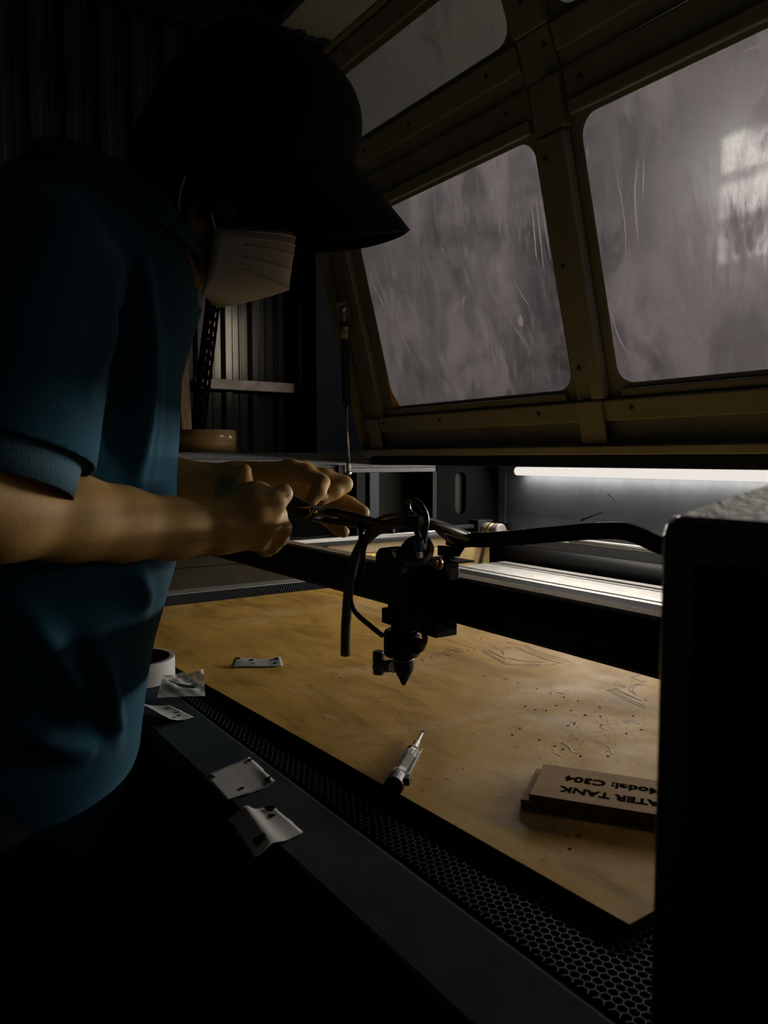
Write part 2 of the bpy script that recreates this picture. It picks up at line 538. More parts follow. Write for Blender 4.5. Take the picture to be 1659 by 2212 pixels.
# roof purlin and sheeting rail on the left wall
struct('trim_2', MB().box((XL + 0.022, -1.5, 2.775), (XL + 0.075, 3.1, 2.86)).box((XL + 0.022, -1.5, 2.845), (XL + 0.11, 3.1, 2.86)), M['navy'], bevel=0.003)
rl = [at(450, 822, x=-2.95), at(645, 834, x=-2.95)]
struct('trim_3', MB().box((XL + 0.022, 1.10, 1.405), (XL + 0.062, 3.1, 1.447)), M['galv'], bevel=0.003)
# dark navy column beside the wall
cm = MB().box((-2.92, 1.575, 0), (-2.82, 1.70, 2.25)).box((-2.94, 1.70, 0), (-2.86, 1.98, 2.25))
struct('trim_4', cm, M['navy'], bevel=0.004)

# ------------------------------------------------------------------ laser cutter body
ZR = 0.83          # top of the front rail
XA, XB = -1.78, -0.182   # inside left wall, left face of the right housing
YR0, YR1 = 0.2525, 0.324
YBK = 1.64
LC = thing('laser_cutter', 'large flatbed cutting machine with a dark blue-grey front ledge and open bed', 'machine', (-1.0, 0.95, 0.0))
obj('front_rail', MB().box((-2.0, YR0, ZR - 0.055), (XB, YR1, ZR)), M['rail'], LC, bevel=0.006, seg=3, label='dark blue-grey painted ledge along the front of the bed')
fp = obj('front_panel', MB().box((-2.0, 0.262, 0.12), (XB, 0.285, 0.776)), M['black'], LC)
for x0, x1 in ((-1.9, -1.1), (-1.06, -0.26)):
    dr = obj('access_door', MB().box((x0, 0.2545, 0.18), (x1, 0.2618, 0.72)), M['black'], fp, bevel=0.003)
obj('tray', MB().box((XA, YR1, 0.765), (XB, YBK, 0.775)), M['black'], LC)
# left inner wall: lower panel, darker olive towards the front, dark upper part with openings, black end plate
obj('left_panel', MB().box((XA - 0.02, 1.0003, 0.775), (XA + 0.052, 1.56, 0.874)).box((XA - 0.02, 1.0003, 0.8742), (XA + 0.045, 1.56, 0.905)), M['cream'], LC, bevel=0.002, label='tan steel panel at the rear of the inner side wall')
obj('left_panel', MB().box((XA - 0.02, YR1, 0.775), (XA + 0.052, 1.0, 0.874)).box((XA - 0.02, YR1, 0.8742), (XA + 0.045, 1.0, 0.905)), M['olive'], LC, bevel=0.002, label='front part of the inner side wall panel, in a darker olive colour')
obj('left_ledge', MB().box((XA + 0.0, YR1, 0.9055), (XA + 0.07, 1.42, 0.912)), M['black'], LC)
rl = obj('linear_rail', MB().box((XA + 0.045, YR1 + 0.02, 0.912), (XA + 0.061, 1.42, 0.925)), M['steel'], LC, bevel=0.002, label='bright steel guide rail')
obj('outer_left_panel', MB().box((-2.0, 0.285, 0.12), (-1.985, YBK + 0.05, 1.11)), M['black'], LC)
pn = obj('inner_back_sheet', MB().box((-1.976, 0.33, 0.905), (-1.965, 1.64, 1.09)), M['jet'], LC)
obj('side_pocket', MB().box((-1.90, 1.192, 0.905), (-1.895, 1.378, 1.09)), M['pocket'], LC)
obj('diagonal_brace', MB().obox((-1.9, 1.33, 1.01), (0.004, 0, 0), (0, 0.07, 0.06), (0, 0.006, -0.007)), M['black'], LC)
obj('rib', MB().box((-1.80, 1.16, 0.912), (-1.776, 1.19, 1.09)), M['navy'], LC)
obj('rib', MB().box((-1.80, 1.378, 0.80), (-1.774, 1.392, 1.09)), M['pocket'], LC)


def extruded_plate(outer, holes, thick, mapf, name, m, parent, bevel=0.0, label=None, shift=0.0):
    """flat sheet with rounded holes, in 2-D, mapped to the world by mapf(x, y, n)"""
    cu = bpy.data.curves.new(name, 'CURVE')
    cu.dimensions = '2D'
    cu.fill_mode = 'BOTH'
    cu.extrude = thick / 2
    for poly in [outer] + holes:
        sp = cu.splines.new('POLY')
        sp.points.add(len(poly) - 1)
        for p, q in zip(sp.points, poly):
            p.co = (q[0], q[1], 0, 1)
        sp.use_cyclic_u = True
    tmp = bpy.data.objects.new('tmp', cu)
    COL.objects.link(tmp)
    dg = bpy.context.evaluated_depsgraph_get()
    me = bpy.data.meshes.new_from_object(tmp.evaluated_get(dg))
    vs = [mapf(v.co.x, v.co.y, v.co.z + shift) for v in me.vertices]
    fs = [tuple(p.vertices) for p in me.polygons]
    bpy.data.objects.remove(tmp)
    bpy.data.meshes.remove(me)
    mbp = MB().add(vs, fs)
    bm = bmesh.new()
    # weld the seams of the curve mesh
    vv = [bm.verts.new(v) for v in mbp.v]
    for f in mbp.f:
        try:
            bm.faces.new([vv[i] for i in f])
        except ValueError:
            pass
    bmesh.ops.remove_doubles(bm, verts=bm.verts, dist=1e-5)
    bm.verts.index_update()
    out = MB().add([v.co[:] for v in bm.verts], [[v.index for v in f.verts] for f in bm.faces])
    bm.free()
    return obj(name, out, m, parent, bevel=bevel, label=label)


def rrect(x0, y0, x1, y1, r, n=8):
    pts = []
    for cx, cy, a0 in ((x1 - r, y0 + r, -90), (x1 - r, y1 - r, 0), (x0 + r, y1 - r, 90), (x0 + r, y0 + r, 180)):
        for k in range(n + 1):
            a = math.radians(a0 + 90 * k / n)
            pts.append((cx + r * math.cos(a), cy + r * math.sin(a)))
    return pts


extruded_plate([(1.394, 0.822), (1.637, 0.822), (1.637, 1.118), (1.394, 1.118)], [rrect(1.464, 0.963, 1.506, 1.089, 0.02)], 0.004,
               lambda a, b, n: (-1.778 + n, a, b), 'end_plate', M['jet'], LC, label='black plate with a vertical slot')
obj('slot_backing', MB().box((-1.798, 1.44, 0.94), (-1.794, 1.53, 1.105)), M['pocket'], LC)
obj('end_plate_flange', MB().box((-1.776, 1.637, 0.805), (-1.745, 1.640, 1.118)), M['darkwall'], LC)
obj('end_plate_flange', MB().box((-1.776, 1.625, 0.822), (-1.72, 1.636, 0.93)), M['black'], LC)
# upper left frame beam (crinkle paint) with grooves
sfm = MB().box((-1.98, 0.286, 1.128), (-1.782, 1.24, 1.1445)).box((-1.98, 0.286, 1.110), (-1.788, 1.24, 1.1275))
obj('side_frame', sfm, M['crinkle'], LC, bevel=0.0015, label='black crinkle-painted frame beam on the far side')
obj('side_frame_lip', MB().box((-1.80, 0.286, 1.1045), (-1.779, 1.40, 1.1105)).box((-1.80, 0.286, 1.091), (-1.779, 1.40, 1.1035)), M['crinkle'], LC, bevel=0.001)
obj('frame_bracket', MB().box((-1.782, 1.055, 1.080), (-1.768, 1.075, 1.112)), M['black'], LC, bevel=0.001)
# front-left post
obj('corner_post', MB().box((-1.98, 0.286, 0.776), (-1.80, 0.34, 1.109)), M['black'], LC)
# rear cover, hinge beam, back wall
obj('rear_cover', MB().box((-1.98, 1.175, 1.128), (0.9, YBK + 0.05, 1.1445)).box((-1.98, 1.175, 1.112), (0.9, 1.20, 1.128)), M['navy'], LC, bevel=0.001, label='dark rear cover below the lid hinge')
bw = obj('back_wall_sheet', MB().box((-1.775, YBK, 0.78), (0.9, YBK + 0.012, 1.128)), M['darkwall'], LC, label='scuffed grey steel sheet behind the light tube')
for u0, v0, u1, v1, w in ((1254, 1124, 1290, 1110, .005), (1290, 1110, 1303, 1106, .003), (1312, 1066, 1330, 1082, .002)):
    a, b = at(u0, v0, y=YBK - .0004), at(u1, v1, y=YBK - .0004)
    t = (b - a) / np.linalg.norm(b - a)
    nrm = np.array([-t[2], 0, t[0]]) * w / 2
    obj('scuff', MB().prism([a - nrm, b - nrm * .2, b + nrm * .2, a + nrm], (0, 0.0003, 0)), M['black'], bw)
obj('back_beam', MB().box((-1.72, 1.60, 0.872), (0.9, 1.632, 0.900)), M['darkwall'], LC, bevel=0.003)
obj('rear_tube_cover', MB().cyl((-1.70, 1.62, 0.845), (0.9, 1.62, 0.845), 0.034, 32), M['blackplastic'], LC, smooth=True, label='glossy black round tube along the back of the bed')
rod = obj('guide_rod', MB().cyl((-1.40, 1.55, 0.910), (0.9, 1.55, 0.910), 0.007, 20), M['steel'], LC, smooth=True, label='bright steel rod along the back')
# drive shaft with coupling
ds = obj('drive_shaft', MB().cyl((-1.66, 1.55, 0.914), (0.9, 1.55, 0.9141), 0.0055, 16), M['alu'], LC, smooth=True)
obj('coupling', MB().lathe((-1.735, 1.55, 0.916), (1, 0, 0), [(0.0, 0), (0.021, 0), (0.022, .002), (0.022, 0.018), (0.019, .02), (0.019, .042), (0.022, .044), (0.022, 0.066), (0.019, 0.07), (0, .07)], 32), M['alu'], LC, smooth=False, bevel=0.0008, label='round silver shaft coupling with a brass ring')
obj('coupling_ring', MB().lathe((-1.714, 1.55, 0.916), (1, 0, 0), [(0.0185, 0), (0.0215, .001), (0.0215, 0.012), (0.0185, .014)], 32), M['brass'], LC, smooth=True)
obj('bearing_block', MB().box((-1.776, 1.52, 0.895), (-1.735, 1.58, 0.945)), M['black'], LC, bevel=0.003)
obj('bearing_arm', MB().box((-1.77, 1.40, 0.920), (-1.75, 1.52, 0.932)), M['black'], LC, bevel=0.002)
# bed: honeycomb, aluminium edge strips, rear deck of three aluminium bars
ZB = 0.8255
YD = lambda v: float(at(1401, v, z=ZB)[1])
obj('bed_strip', MB().box((-1.728, YR1 + 0.002, 0.776), (-1.680, YD(1297), ZB)), M['alu'], LC, bevel=0.0015, label='aluminium strip along the far side of the honeycomb')
obj('bed_strip', MB().box((-1.6795, YR1 + 0.004, 0.776), (-1.672, YD(1303.5), ZB + 0.001)), M['alu'], LC, bevel=0.001)
for y0, y1 in ((YD(1303.2), YD(1298.4)), (YD(1295.8), YD(1275.2)), (YD(1273.4), YD(1262))):
    obj('rear_deck', MB().box((-1.67, y0, 0.79), (XB, y1, ZB + 0.0005)), M['alu'], LC, bevel=0.0012, label='flat aluminium bar behind the honeycomb')
obj('bed_edge', MB().box((-0.235, YR1 + 0.002, 0.776), (XB, YD(1304), ZB)), M['black'], LC)
# honeycomb: real hexagon cells, cell 9 mm across flats
af = 0.0066
side = af / math.sqrt(3)
vs, fs = [], []
nx = int((1.67 - 0.237) / (1.5 * side))
ny = int((YD(1303.6) - 0.326) / af)
zt, zb = ZB - 0.0005, ZB - 0.015
for i in range(nx + 1):
    xc = -1.668 + i * 1.5 * side
    for j in range(ny + 1):
        yc = 0.328 + af * (j + 0.5 * (i % 2) + 0.5)
        if xc > -0.24:
            continue
        # skip the middle, which lies under the board
        if -1.46 < xc < -0.40 and 0.47 < yc < 1.10:
            continue
        p = [(xc + side * math.cos(math.radians(a)), yc + side * math.sin(math.radians(a))) for a in (0, 60, 120, 180)]
        for k in range(3):
            (xa, ya), (xb, yb) = p[k], p[k + 1]
            if not (0.326 < min(ya, yb) and max(ya, yb) < YD(1303.4)):
                continue
            n = len(vs)
            dx, dy = xb - xa, yb - ya
            L = math.hypot(dx, dy)
            ox, oy = -dy / L * 0.00016, dx / L * 0.00016
            vs += [(xa + ox, ya + oy, zb), (xb + ox, yb + oy, zb), (xb + ox, yb + oy, zt), (xa + ox, ya + oy, zt), (xa - ox, ya - oy, zt), (xb - ox, yb - oy, zt)]
            fs += [(n, n + 1, n + 2, n + 3), (n + 3, n + 2, n + 5, n + 4)]
me = bpy.data.meshes.new('honeycomb')
o_l = np.array([-1.0, 0.95, 0.0])
me.from_pydata((np.array(vs) - o_l).tolist(), [], fs)
me.materials.append(M['comb'])
hc = bpy.data.objects.new('honeycomb', me)
COL.objects.link(hc)
hc.parent = LC
hc['kind'] = 'stuff'
hc['label'] = 'aluminium honeycomb cutting bed of small hexagon cells'
# right housing: black box with a sloping crinkle top and a front door panel
hs = MB()
hp = []
y0, y1 = 0.25, 1.64
sl = 0.155
prof = [(y0, 0.05), (y1, 0.05), (y1, 1.128), (y0 + 0.125, 1.128), (y0 + 0.006, 1.1080), (y0 + 0.002, 1.1055), (y0, 1.101)]
hs.prism([(XB, a, b) for a, b in prof], (0.95, 0, 0))
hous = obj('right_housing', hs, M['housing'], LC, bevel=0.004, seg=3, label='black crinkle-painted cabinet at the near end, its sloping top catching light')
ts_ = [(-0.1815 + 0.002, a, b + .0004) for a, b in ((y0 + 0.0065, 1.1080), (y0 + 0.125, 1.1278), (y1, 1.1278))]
obj('lit_top_sheet', MB().rings([[(x_, a, b) for _, a, b in ts_] for x_ in (XB + .004, XB + .94)], cap=False, closed=False), M['housetop_lit'], hous, label='sloping crinkle top in pale grey, glare put into its colour')
hdoor = obj('cabinet_door', MB().box((-0.165, 0.2465, 0.16), (0.7, 0.2495, 1.092)), M['black'], hous, bevel=0.001)
hd = hdoor
for k, zz in enumerate((1.066, 1.054, 1.046, 1.038)):
    for q in range(6 + 2 * (k % 2)):
        xa = -0.15 + q * 0.012
        obj('vent_slot', MB().box((xa, 0.2458, zz - 0.0015), (xa + 0.009, 0.2466, zz + 0.0015)), M['ink'], hd)
for (u, v) in ((1010, 1136), (1011, 1186), (1071, 1195)):
    pass
# warning sticker on the beige panel
ps = at(800, 1196, x=XA + 0.053)
st = obj('warning_sticker', MB().box((XA + 0.0522, ps[1] - 0.055, 0.856), (XA + 0.0528, ps[1] + 0.06, 0.872)), M['sticker'], LC, label='small yellow warning sticker with black characters')


def text(name, body, size, mapf, m, parent, depth=0.0004, bold=False, align='LEFT'):
    cu = bpy.data.curves.new(name, 'FONT')
    cu.body = body
    cu.size = size
    cu.align_x = align
    cu.extrude = depth / 2
    if bold:
        cu.offset = size * 0.03
    tmp = bpy.data.objects.new('tmp', cu)
    COL.objects.link(tmp)
    dg = bpy.context.evaluated_depsgraph_get()
    me = bpy.data.meshes.new_from_object(tmp.evaluated_get(dg))
    out = MB().add([mapf(v.co.x, v.co.y, v.co.z) for v in me.vertices], [tuple(p.vertices) for p in me.polygons])
    bpy.data.objects.remove(tmp)
    bpy.data.meshes.remove(me)
    return obj(name, out, m, parent)


# the sticker's two characters and triangle, drawn as strokes
def strokes(segs, w, mapf, dz=0.0003):
    b = MB()
    for pts in segs:
        for (xa, ya), (xb, yb) in zip(pts, pts[1:]):
            L = math.hypot(xb - xa, yb - ya) or 1e-6
            ox, oy = -(yb - ya) / L * w / 2, (xb - xa) / L * w / 2
            q = [mapf(xa + ox, ya + oy, 0), mapf(xb + ox, yb + oy, 0), mapf(xb - ox, yb - oy, 0), mapf(xa - ox, ya - oy, 0)]
            q2 = [mapf(xa + ox, ya + oy, dz), mapf(xb + ox, yb + oy, dz), mapf(xb - ox, yb - oy, dz), mapf(xa - ox, ya - oy, dz)]
            b.add(q + q2, [(3, 2, 1, 0), (4, 5, 6, 7), (0, 1, 5, 4), (1, 2, 6, 5), (2, 3, 7, 6), (3, 0, 4, 7)])
    return b


dang = [[(.5, 1), (.5, .72)], [(.2, .95), (.3, .75)], [(.8, .95), (.7, .75)], [(.1, .68), (.9, .68), (.9, 0), (.1, 0)], [(.1, .35), (.9, .35)]]
xin = [[(.15, .55), (.05, .2)], [(.35, .7), (.35, .1), (.75, .1), (.8, .3)], [(.5, .9), (.6, .7)], [(.85, .7), (.98, .45)]]
for k, ch in enumerate((dang, xin)):
    obj('lettering', strokes([[(ps[1] - 0.006 + k * 0.017 + a * 0.012, 0.8585 + b * 0.011) for a, b in s] for s in ch], 0.0016, lambda a, b, n: (XA + 0.0529 + n, a, b)), M['ink'], st)
tri = [[(ps[1] - 0.034, .859), (ps[1] - 0.027, .870), (ps[1] - 0.020, .859), (ps[1] - 0.034, .859)]]
obj('lettering', strokes(tri, 0.0014, lambda a, b, n: (XA + 0.0529 + n, a, b)), M['ink'], st)

# ------------------------------------------------------------------ light tube
LT = thing('light_tube', 'bright white LED tube lamp mounted on the grey sheet at the back of the machine', 'lamp', (-0.8, 1.60, 1.08))
TX0, TX1 = -1.672, -0.22
TP = (1.612, 1.092)
obj('tube', MB().tube([(TX0, *TP), (TX0 + .004, *TP), (TX1 - .004, *TP), (TX1, *TP)], [.009, .0125, .0125, .009], 24), M['tube'], LT, smooth=True)
obj('mounting_clip', MB().box((TX0 + 0.3, TP[0] + 0.008, TP[1] - .008), (TX0 + .315, YBK, TP[1] + .008)), M['alu'], LT)
obj('mounting_clip', MB().box((TX1 - 0.3, TP[0] + 0.008, TP[1] - .008), (TX1 - .285, YBK, TP[1] + .008)), M['alu'], LT)
al = add_light('led_tube_light', 'AREA', ((TX0 + TX1) / 2, TP[0] - 0.0135, TP[1] - 0.002), ((TX0 + TX1) / 2, TP[0] - 1.0, TP[1] - 0.32), 17.0, (1.0, 0.93, 0.84), shape='RECTANGLE', size=TX1 - TX0, size_y=0.022)

add_light('led_tube_back_light', 'AREA', ((TX0 + TX1) / 2, TP[0] + 0.006, TP[1] - 0.0135), ((TX0 + TX1) / 2, TP[0] + 0.30, TP[1] - 0.42), 1.0, (1.0, 0.95, 0.9), shape='RECTANGLE', size=TX1 - TX0 - .02, size_y=0.012)

# ------------------------------------------------------------------ lid
LB = np.array([0, 1.1702, 1.1465])
U1, N1 = np.array([0, -0.2553, 0.9669]), np.array([0, -0.9669, -0.2553])
U2, N2 = np.array([0, -0.3872, 0.9220]), np.array([0, -0.9220, -0.3872])
SB = 0.657
LX0, LX1 = -1.78, -0.17


def lidp(x, s, n=0.0):
    if s <= SB:
        p = LB + U1 * s + N1 * n
    else:
        p = LB + U1 * SB + U2 * (s - SB) + N2 * n
    return (x, p[1], p[2])


LID = thing('machine_lid', 'raised beige steel lid with scratched clear panes and screwed stiffening channels', 'lid', (-0.975, 1.17, 1.1465))
P1 = (-1.630, 0.120, -1.028, 0.575)
P2 = (-0.920, 0.122, -0.318, 0.575)
P3 = (-1.630, SB + 0.083, -1.030, SB + 0.211)
P4 = (-0.922, SB + 0.083, -0.318, SB + 0.211)
RC = 0.035


def lid_sheet(x0, s0, x1, s1, holes, n, th, name, m=None):
    return extruded_plate([(x0, s0), (x1, s0), (x1, s1), (x0, s1)], [rrect(*h, RC) for h in holes], th, lidp, name, m or M['lid'], LID, shift=n)


lid_sheet(LX0, 0.0, LX1, SB, [P1, P2], 0.0, 0.002, 'lower_sheet')
lid_sheet(LX0, SB + 0.0005, LX1, SB + 0.27, [P3, P4], 0.0, 0.002, 'upper_sheet')
for nm, P, mm, lab in (('pane', P1, 'pane', 'scratched hazy clear pane'), ('pane', P2, 'pane', 'hazy clear pane with the bright window behind'), ('pane', P3, 'paneup', 'grimy upper pane'), ('pane', P4, 'paneup', 'grimy upper pane')):
    x0, s0, x1, s1 = P
    s0b = max(s0 - 0.02, SB + 0.003) if s0 > SB else s0 - 0.02
    s1b = s1 + 0.02
    q = [lidp(x, s, n) for n in (-0.006, -0.0025) for x, s in ((x0 - .02, s0b), (x1 + .02, s0b), (x1 + .02, s1b), (x0 - .02, s1b))]
    obj(nm, MB().add(q, [(3, 2, 1, 0), (4, 5, 6, 7), (0, 1, 5, 4), (1, 2, 6, 5), (2, 3, 7, 6), (3, 0, 4, 7)]), M[mm], LID, label=lab)


def scratch_material(nm='acrylic_scratch', col=(0.86, 0.80, 0.81, 1), cover=0.9, front=0.2):
    m = bpy.data.materials.new(nm)
    m.use_nodes = True
    nt = m.node_tree
    nt.nodes.remove(nt.nodes['Principled BSDF'])
    tl, df, mx = nt.nodes.new('ShaderNodeBsdfTranslucent'), nt.nodes.new('ShaderNodeBsdfDiffuse'), nt.nodes.new('ShaderNodeMixShader')
    tp, m2 = nt.nodes.new('ShaderNodeBsdfTransparent'), nt.nodes.new('ShaderNodeMixShader')
    tl.inputs[0].default_value = df.inputs[0].default_value = col
    mx.inputs[0].default_value = front
    m2.inputs[0].default_value = cover
    nt.links.new(tl.outputs[0], mx.inputs[1])
    nt.links.new(df.outputs[0], mx.inputs[2])
    nt.links.new(tp.outputs[0], m2.inputs[1])
    nt.links.new(mx.outputs[0], m2.inputs[2])
    nt.links.new(m2.outputs[0], nt.nodes['Material Output'].inputs[0])
    return m


M['scratch'] = scratch_material()


def lid_px(u, v, n=-0.0063):
    p0 = LB + N1 * n
    r = FW * F + RT * (u - CX) + UP * (CY - v)
    return CAM + r * (np.dot(p0 - CAM, N1) / np.dot(r, N1))


def scratches(parent, lines):
    for w, px_ in lines:
        b = MB()
        P_ = smooth_curve([lid_px(*q) for q in px_], 6)
        n_ = len(P_)
        Lf, Rt_ = [], []
        for i, p in enumerate(P_):
            t = P_[min(i + 1, n_ - 1)] - P_[max(i - 1, 0)]
            sd_ = np.cross(t / (np.linalg.norm(t) + 1e-9), N1) * w * 1.2 * (.25 + .75 * math.sin(PI * (i + .5) / n_))
            Lf.append(p + sd_)
            Rt_.append(p - sd_)
        b.add(Lf + Rt_, [(i, i + 1, n_ + i + 1, n_ + i) for i in range(n_ - 1)])
        obj('scratch', b, M['scratch'], parent)


panes = [c for c in LID.children if c.name.startswith('pane')]
scratches(panes[0], [(.0022, [(800, 600), (830, 660), (870, 730), (905, 790)]), (.0014, [(812, 590), (850, 680), (890, 740)]), (.0010, [(805, 560), (822, 620), (850, 690)]), (.0013, [(850, 640), (905, 700), (945, 745)]),
                     (.0009, [(1055, 625), (1110, 705), (1163, 780)]), (.0045, [(1004, 640), (996, 670), (984, 712)]), (.0030, [(1000, 650), (990, 690)]), (.0065, [(1126, 682), (1125, 694), (1128, 706)]), (.0012, [(1160, 440), (1175, 580)]),
                     (.0016, [(1150, 450), (1160, 560)]), (.0012, [(1168, 430), (1190, 560)]), (.0009, [(1075, 430), (1082, 520)]), (.0030, [(1082, 345), (1072, 368)]), (.0024, [(984, 382), (988, 394)]), (.0008, [(805, 655), (815, 662)]), (.0010, [(1100, 590), (1130, 640), (1145, 660)])])
scratches(panes[1], [(.0012, [(1318, 670), (1340, 735), (1358, 762)]), (.0010, [(1440, 722), (1455, 736)]), (.0010, [(1590, 128), (1620, 105), (1659, 98)]), (.0009, [(1450, 640), (1475, 662)]), (.0010, [(1330, 360), (1350, 480), (1352, 560)]),
                     (.0018, [(1378, 350), (1372, 420), (1378, 520)]), (.0012, [(1392, 350), (1388, 430)]), (.0016, [(1272, 300), (1262, 420), (1280, 470)]), (.0010, [(1250, 440), (1280, 640), (1310, 790)])])


def channel(name, pts_x, pts_s, n0, n1, bev=0.003):
    """raised box section on the inside of the lid"""
    (x0, x1), (s0, s1) = pts_x, pts_s
    q = [lidp(x, s, n) for n in (n0, n1) for x, s in ((x0, s0), (x1, s0), (x1, s1), (x0, s1))]
    return obj(name, MB().add(q, [(3, 2, 1, 0), (4, 5, 6, 7), (0, 1, 5, 4), (1, 2, 6, 5), (2, 3, 7, 6), (3, 0, 4, 7)]), M['lid'], LID, bevel=bev)


def screw(parent, x, s, n):
    c = np.array(lidp(x, s, n))
    nn = N1 if s <= SB else N2
    b = MB().lathe(c, nn, [(0.0, -.001), (0.0048, -.001), (0.0048, 0.0012), (0.0036, 0.0026), (0.0016, 0.0028), (0.0014, 0.0014), (0, 0.0014)], 14)
    return obj('screw', b, M['steel_dark'], parent, smooth=False)


M['steel_dark'] = mat('dark_screw_steel', (0.10, 0.095, 0.085), 0.45, metal=0.6)
# perimeter rims and flanges
channel('side_rim', (LX0, LX0 + 0.006), (0.0, SB), 0.001, 0.034, 0.001)
channel('side_rim', (LX0, LX0 + 0.006), (SB, SB + 0.27), 0.001, 0.034, 0.001)
channel('bottom_rim', (LX0, LX1), (0.0, 0.0165), 0.001, 0.040, 0.002)
channel('top_rim', (LX0, LX1), (SB + 0.264, SB + 0.27), 0.001, 0.038, 0.001)
# raised channels with screws
ch = channel('side_channel', (-1.745, -1.672), (0.085, SB - 0.005), 0.001, 0.016)
channel('side_ridge', (-1.690, -1.664), (0.118, 0.60), 0.016, 0.024)
for s in (0.135, 0.25, 0.45, 0.6):
    screw(ch, -1.722, s, 0.016)
ch = channel('bottom_channel', (-1.755, LX1), (0.058, 0.097), 0.001, 0.020)
for x in (-1.685, -1.665, -1.43, -1.11, -0.885, -0.62, -0.36):
    screw(ch, x, 0.080, 0.020)
channel('bottom_ridge', (-1.64, -1.04), (0.100, 0.1135), 0.001, 0.012)
channel('bottom_ridge', (-0.91, -0.33), (0.100, 0.1135), 0.001, 0.012)
ch = channel('foot_post', (-1.735, -1.685), (0.017, 0.0975), 0.0202, 0.028)
ch = channel('foot_post', (-1.005, -0.945), (0.017, 0.099), 0.0202, 0.028)
ch = channel('center_channel', (-1.010, -0.972), (0.0995, SB - 0.09), 0.001, 0.016)
for s in (0.16, 0.345, 0.53):
    screw(ch, -0.992, s, 0.016)
channel('center_channel_ridge', (-0.971, -0.940), (0.0995, SB - 0.09), 0.001, 0.025, 0.006)
ch = channel('upper_rail', (-1.665, -1.022), (0.582, 0.606), 0.001, 0.016)
ch2 = channel('upper_rail_plate', (-1.665, -1.018), (0.6062, 0.655), 0.001, 0.009)
for x in (-1.50, -1.34, -1.075):
    screw(ch2, x, 0.632, 0.009)
ch = channel('upper_rail', (-0.93, LX1), (0.582, 0.606), 0.001, 0.016)
ch2 = channel('upper_rail_plate', (-0.935, LX1), (0.6062, 0.655), 0.001, 0.009)
for x in (-0.90, -0.6, -0.33):
    screw(ch2, x, 0.632, 0.009)
ch = channel('center_joint', (-1.012, -0.938), (0.568, SB), 0.001, 0.013)
channel('center_joint_ridge', (-0.972, -0.936), (0.568, 0.655), 0.013, 0.022, 0.004)
ch = channel('joint_plate', (-1.014, -0.940), (SB + 0.001, SB + 0.075), 0.001, 0.012)
screw(ch, -0.955, SB + 0.045, 0.012)
for x0, x1 in ((-1.665, -1.018), (-0.935, LX1)):
    ch = channel('band_channel', (x0, x1), (SB + 0.028, SB + 0.072), 0.001, 0.014)
    for x in (x0 + 0.16, x0 + 0.33, x0 + 0.57):
        screw(ch, x, SB + 0.05, 0.014)
    ch = channel('top_channel', (x0, x1), (SB + 0.222, SB + 0.262), 0.001, 0.016)
    for x in (x0 + 0.2, x0 + 0.45):
        screw(ch, x, SB + 0.245, 0.016)
ch = channel('center_channel', (-1.012, -0.938), (SB + 0.0755, SB + 0.262), 0.001, 0.020)
screw(ch, -0.975, SB + 0.12, 0.020)
channel('side_channel', (-1.745, -1.672), (SB + 0.005, SB + 0.26), 0.001, 0.016)
# yellowed foam shim at the lower corner of the first pane
fq = [lidp(x, s, 0.002) for x, s in ((-1.632, 0.185), (-1.622, 0.155), (-1.600, 0.121), (-1.632, 0.119))]
obj('corner_shim', MB().prism(fq, N1 * 0.002), M['foam'], LID, label='yellowed filler in the pane corner')

# ------------------------------------------------------------------ gas spring
GS = thing('gas_spring', 'black and chrome gas spring holding up the lid beside its far edge', 'gas spring', at(755, 1025, x=-1.765))
g0, g2 = at(753.5, 1022, x=-1.762), np.array(lid_px(742, 668, .052))
g1 = g0 + (g2 - g0) * .445
LG = float(np.linalg.norm(g2 - g1)) - .030
gd = (g2 - g0) / np.linalg.norm(g2 - g0)
obj('rod', MB().cyl(g0 + gd * .012, g1 + gd * .01, 0.0048, 20), M['steel'], GS, smooth=True, label='polished steel rod')
cy = obj('cylinder', MB().lathe(g1, gd, [(0, 0), (0.0095, 0), (0.0105, .002), (0.0105, LG - .007), (0.009, LG), (0, LG)], 24), M['blackplastic'], GS, smooth=False, bevel=0.0005, label='black cylinder')
obj('label_band', MB().lathe(g1 + gd * (LG - .042), gd, [(0.0106, 0), (0.0108, 0), (0.0108, 0.03), (0.0106, .03)], 24, close=True), mat('pale_label', (0.45, 0.38, 0.24), 0.6, col2=(0.12, 0.10, 0.08), scale=160), cy, smooth=True)
obj('end_fitting', MB().lathe(g1 + gd * LG, gd, [(0.0, 0), (0.0065, 0), (0.0065, .022), (0.0045, 0.026), (0, .026)], 16), M['alu'], GS)
b = MB()
for pp in (g0, g1 + gd * (LG + .030)):
    b = MB().lathe(pp - np.array([0, 0, 0.008]), (0, 0, 1), [(0.0001, 0)] + [(0.0085 * math.sin(PI * k / 8), 0.0085 - 0.0085 * math.cos(PI * k / 8)) for k in range(1, 8)] + [(0.0001, 0.017)], 20)
    obj('ball_joint', b, M['steel'], GS, smooth=True)
obj('lower_sleeve', MB().cyl(g0 + gd * .004, g0 + gd * .03, 0.0062, 16), M['alu'], GS, smooth=True)
gt = g1 + gd * (LG + .030)
obj('lid_bracket', MB().obox(gt + np.array([-0.012, 0.006, 0.002]), (0.0015, 0, 0), (0, 0.016, 0.004), (0, -0.005, 0.018)), M['alu'], GS, bevel=0.003)

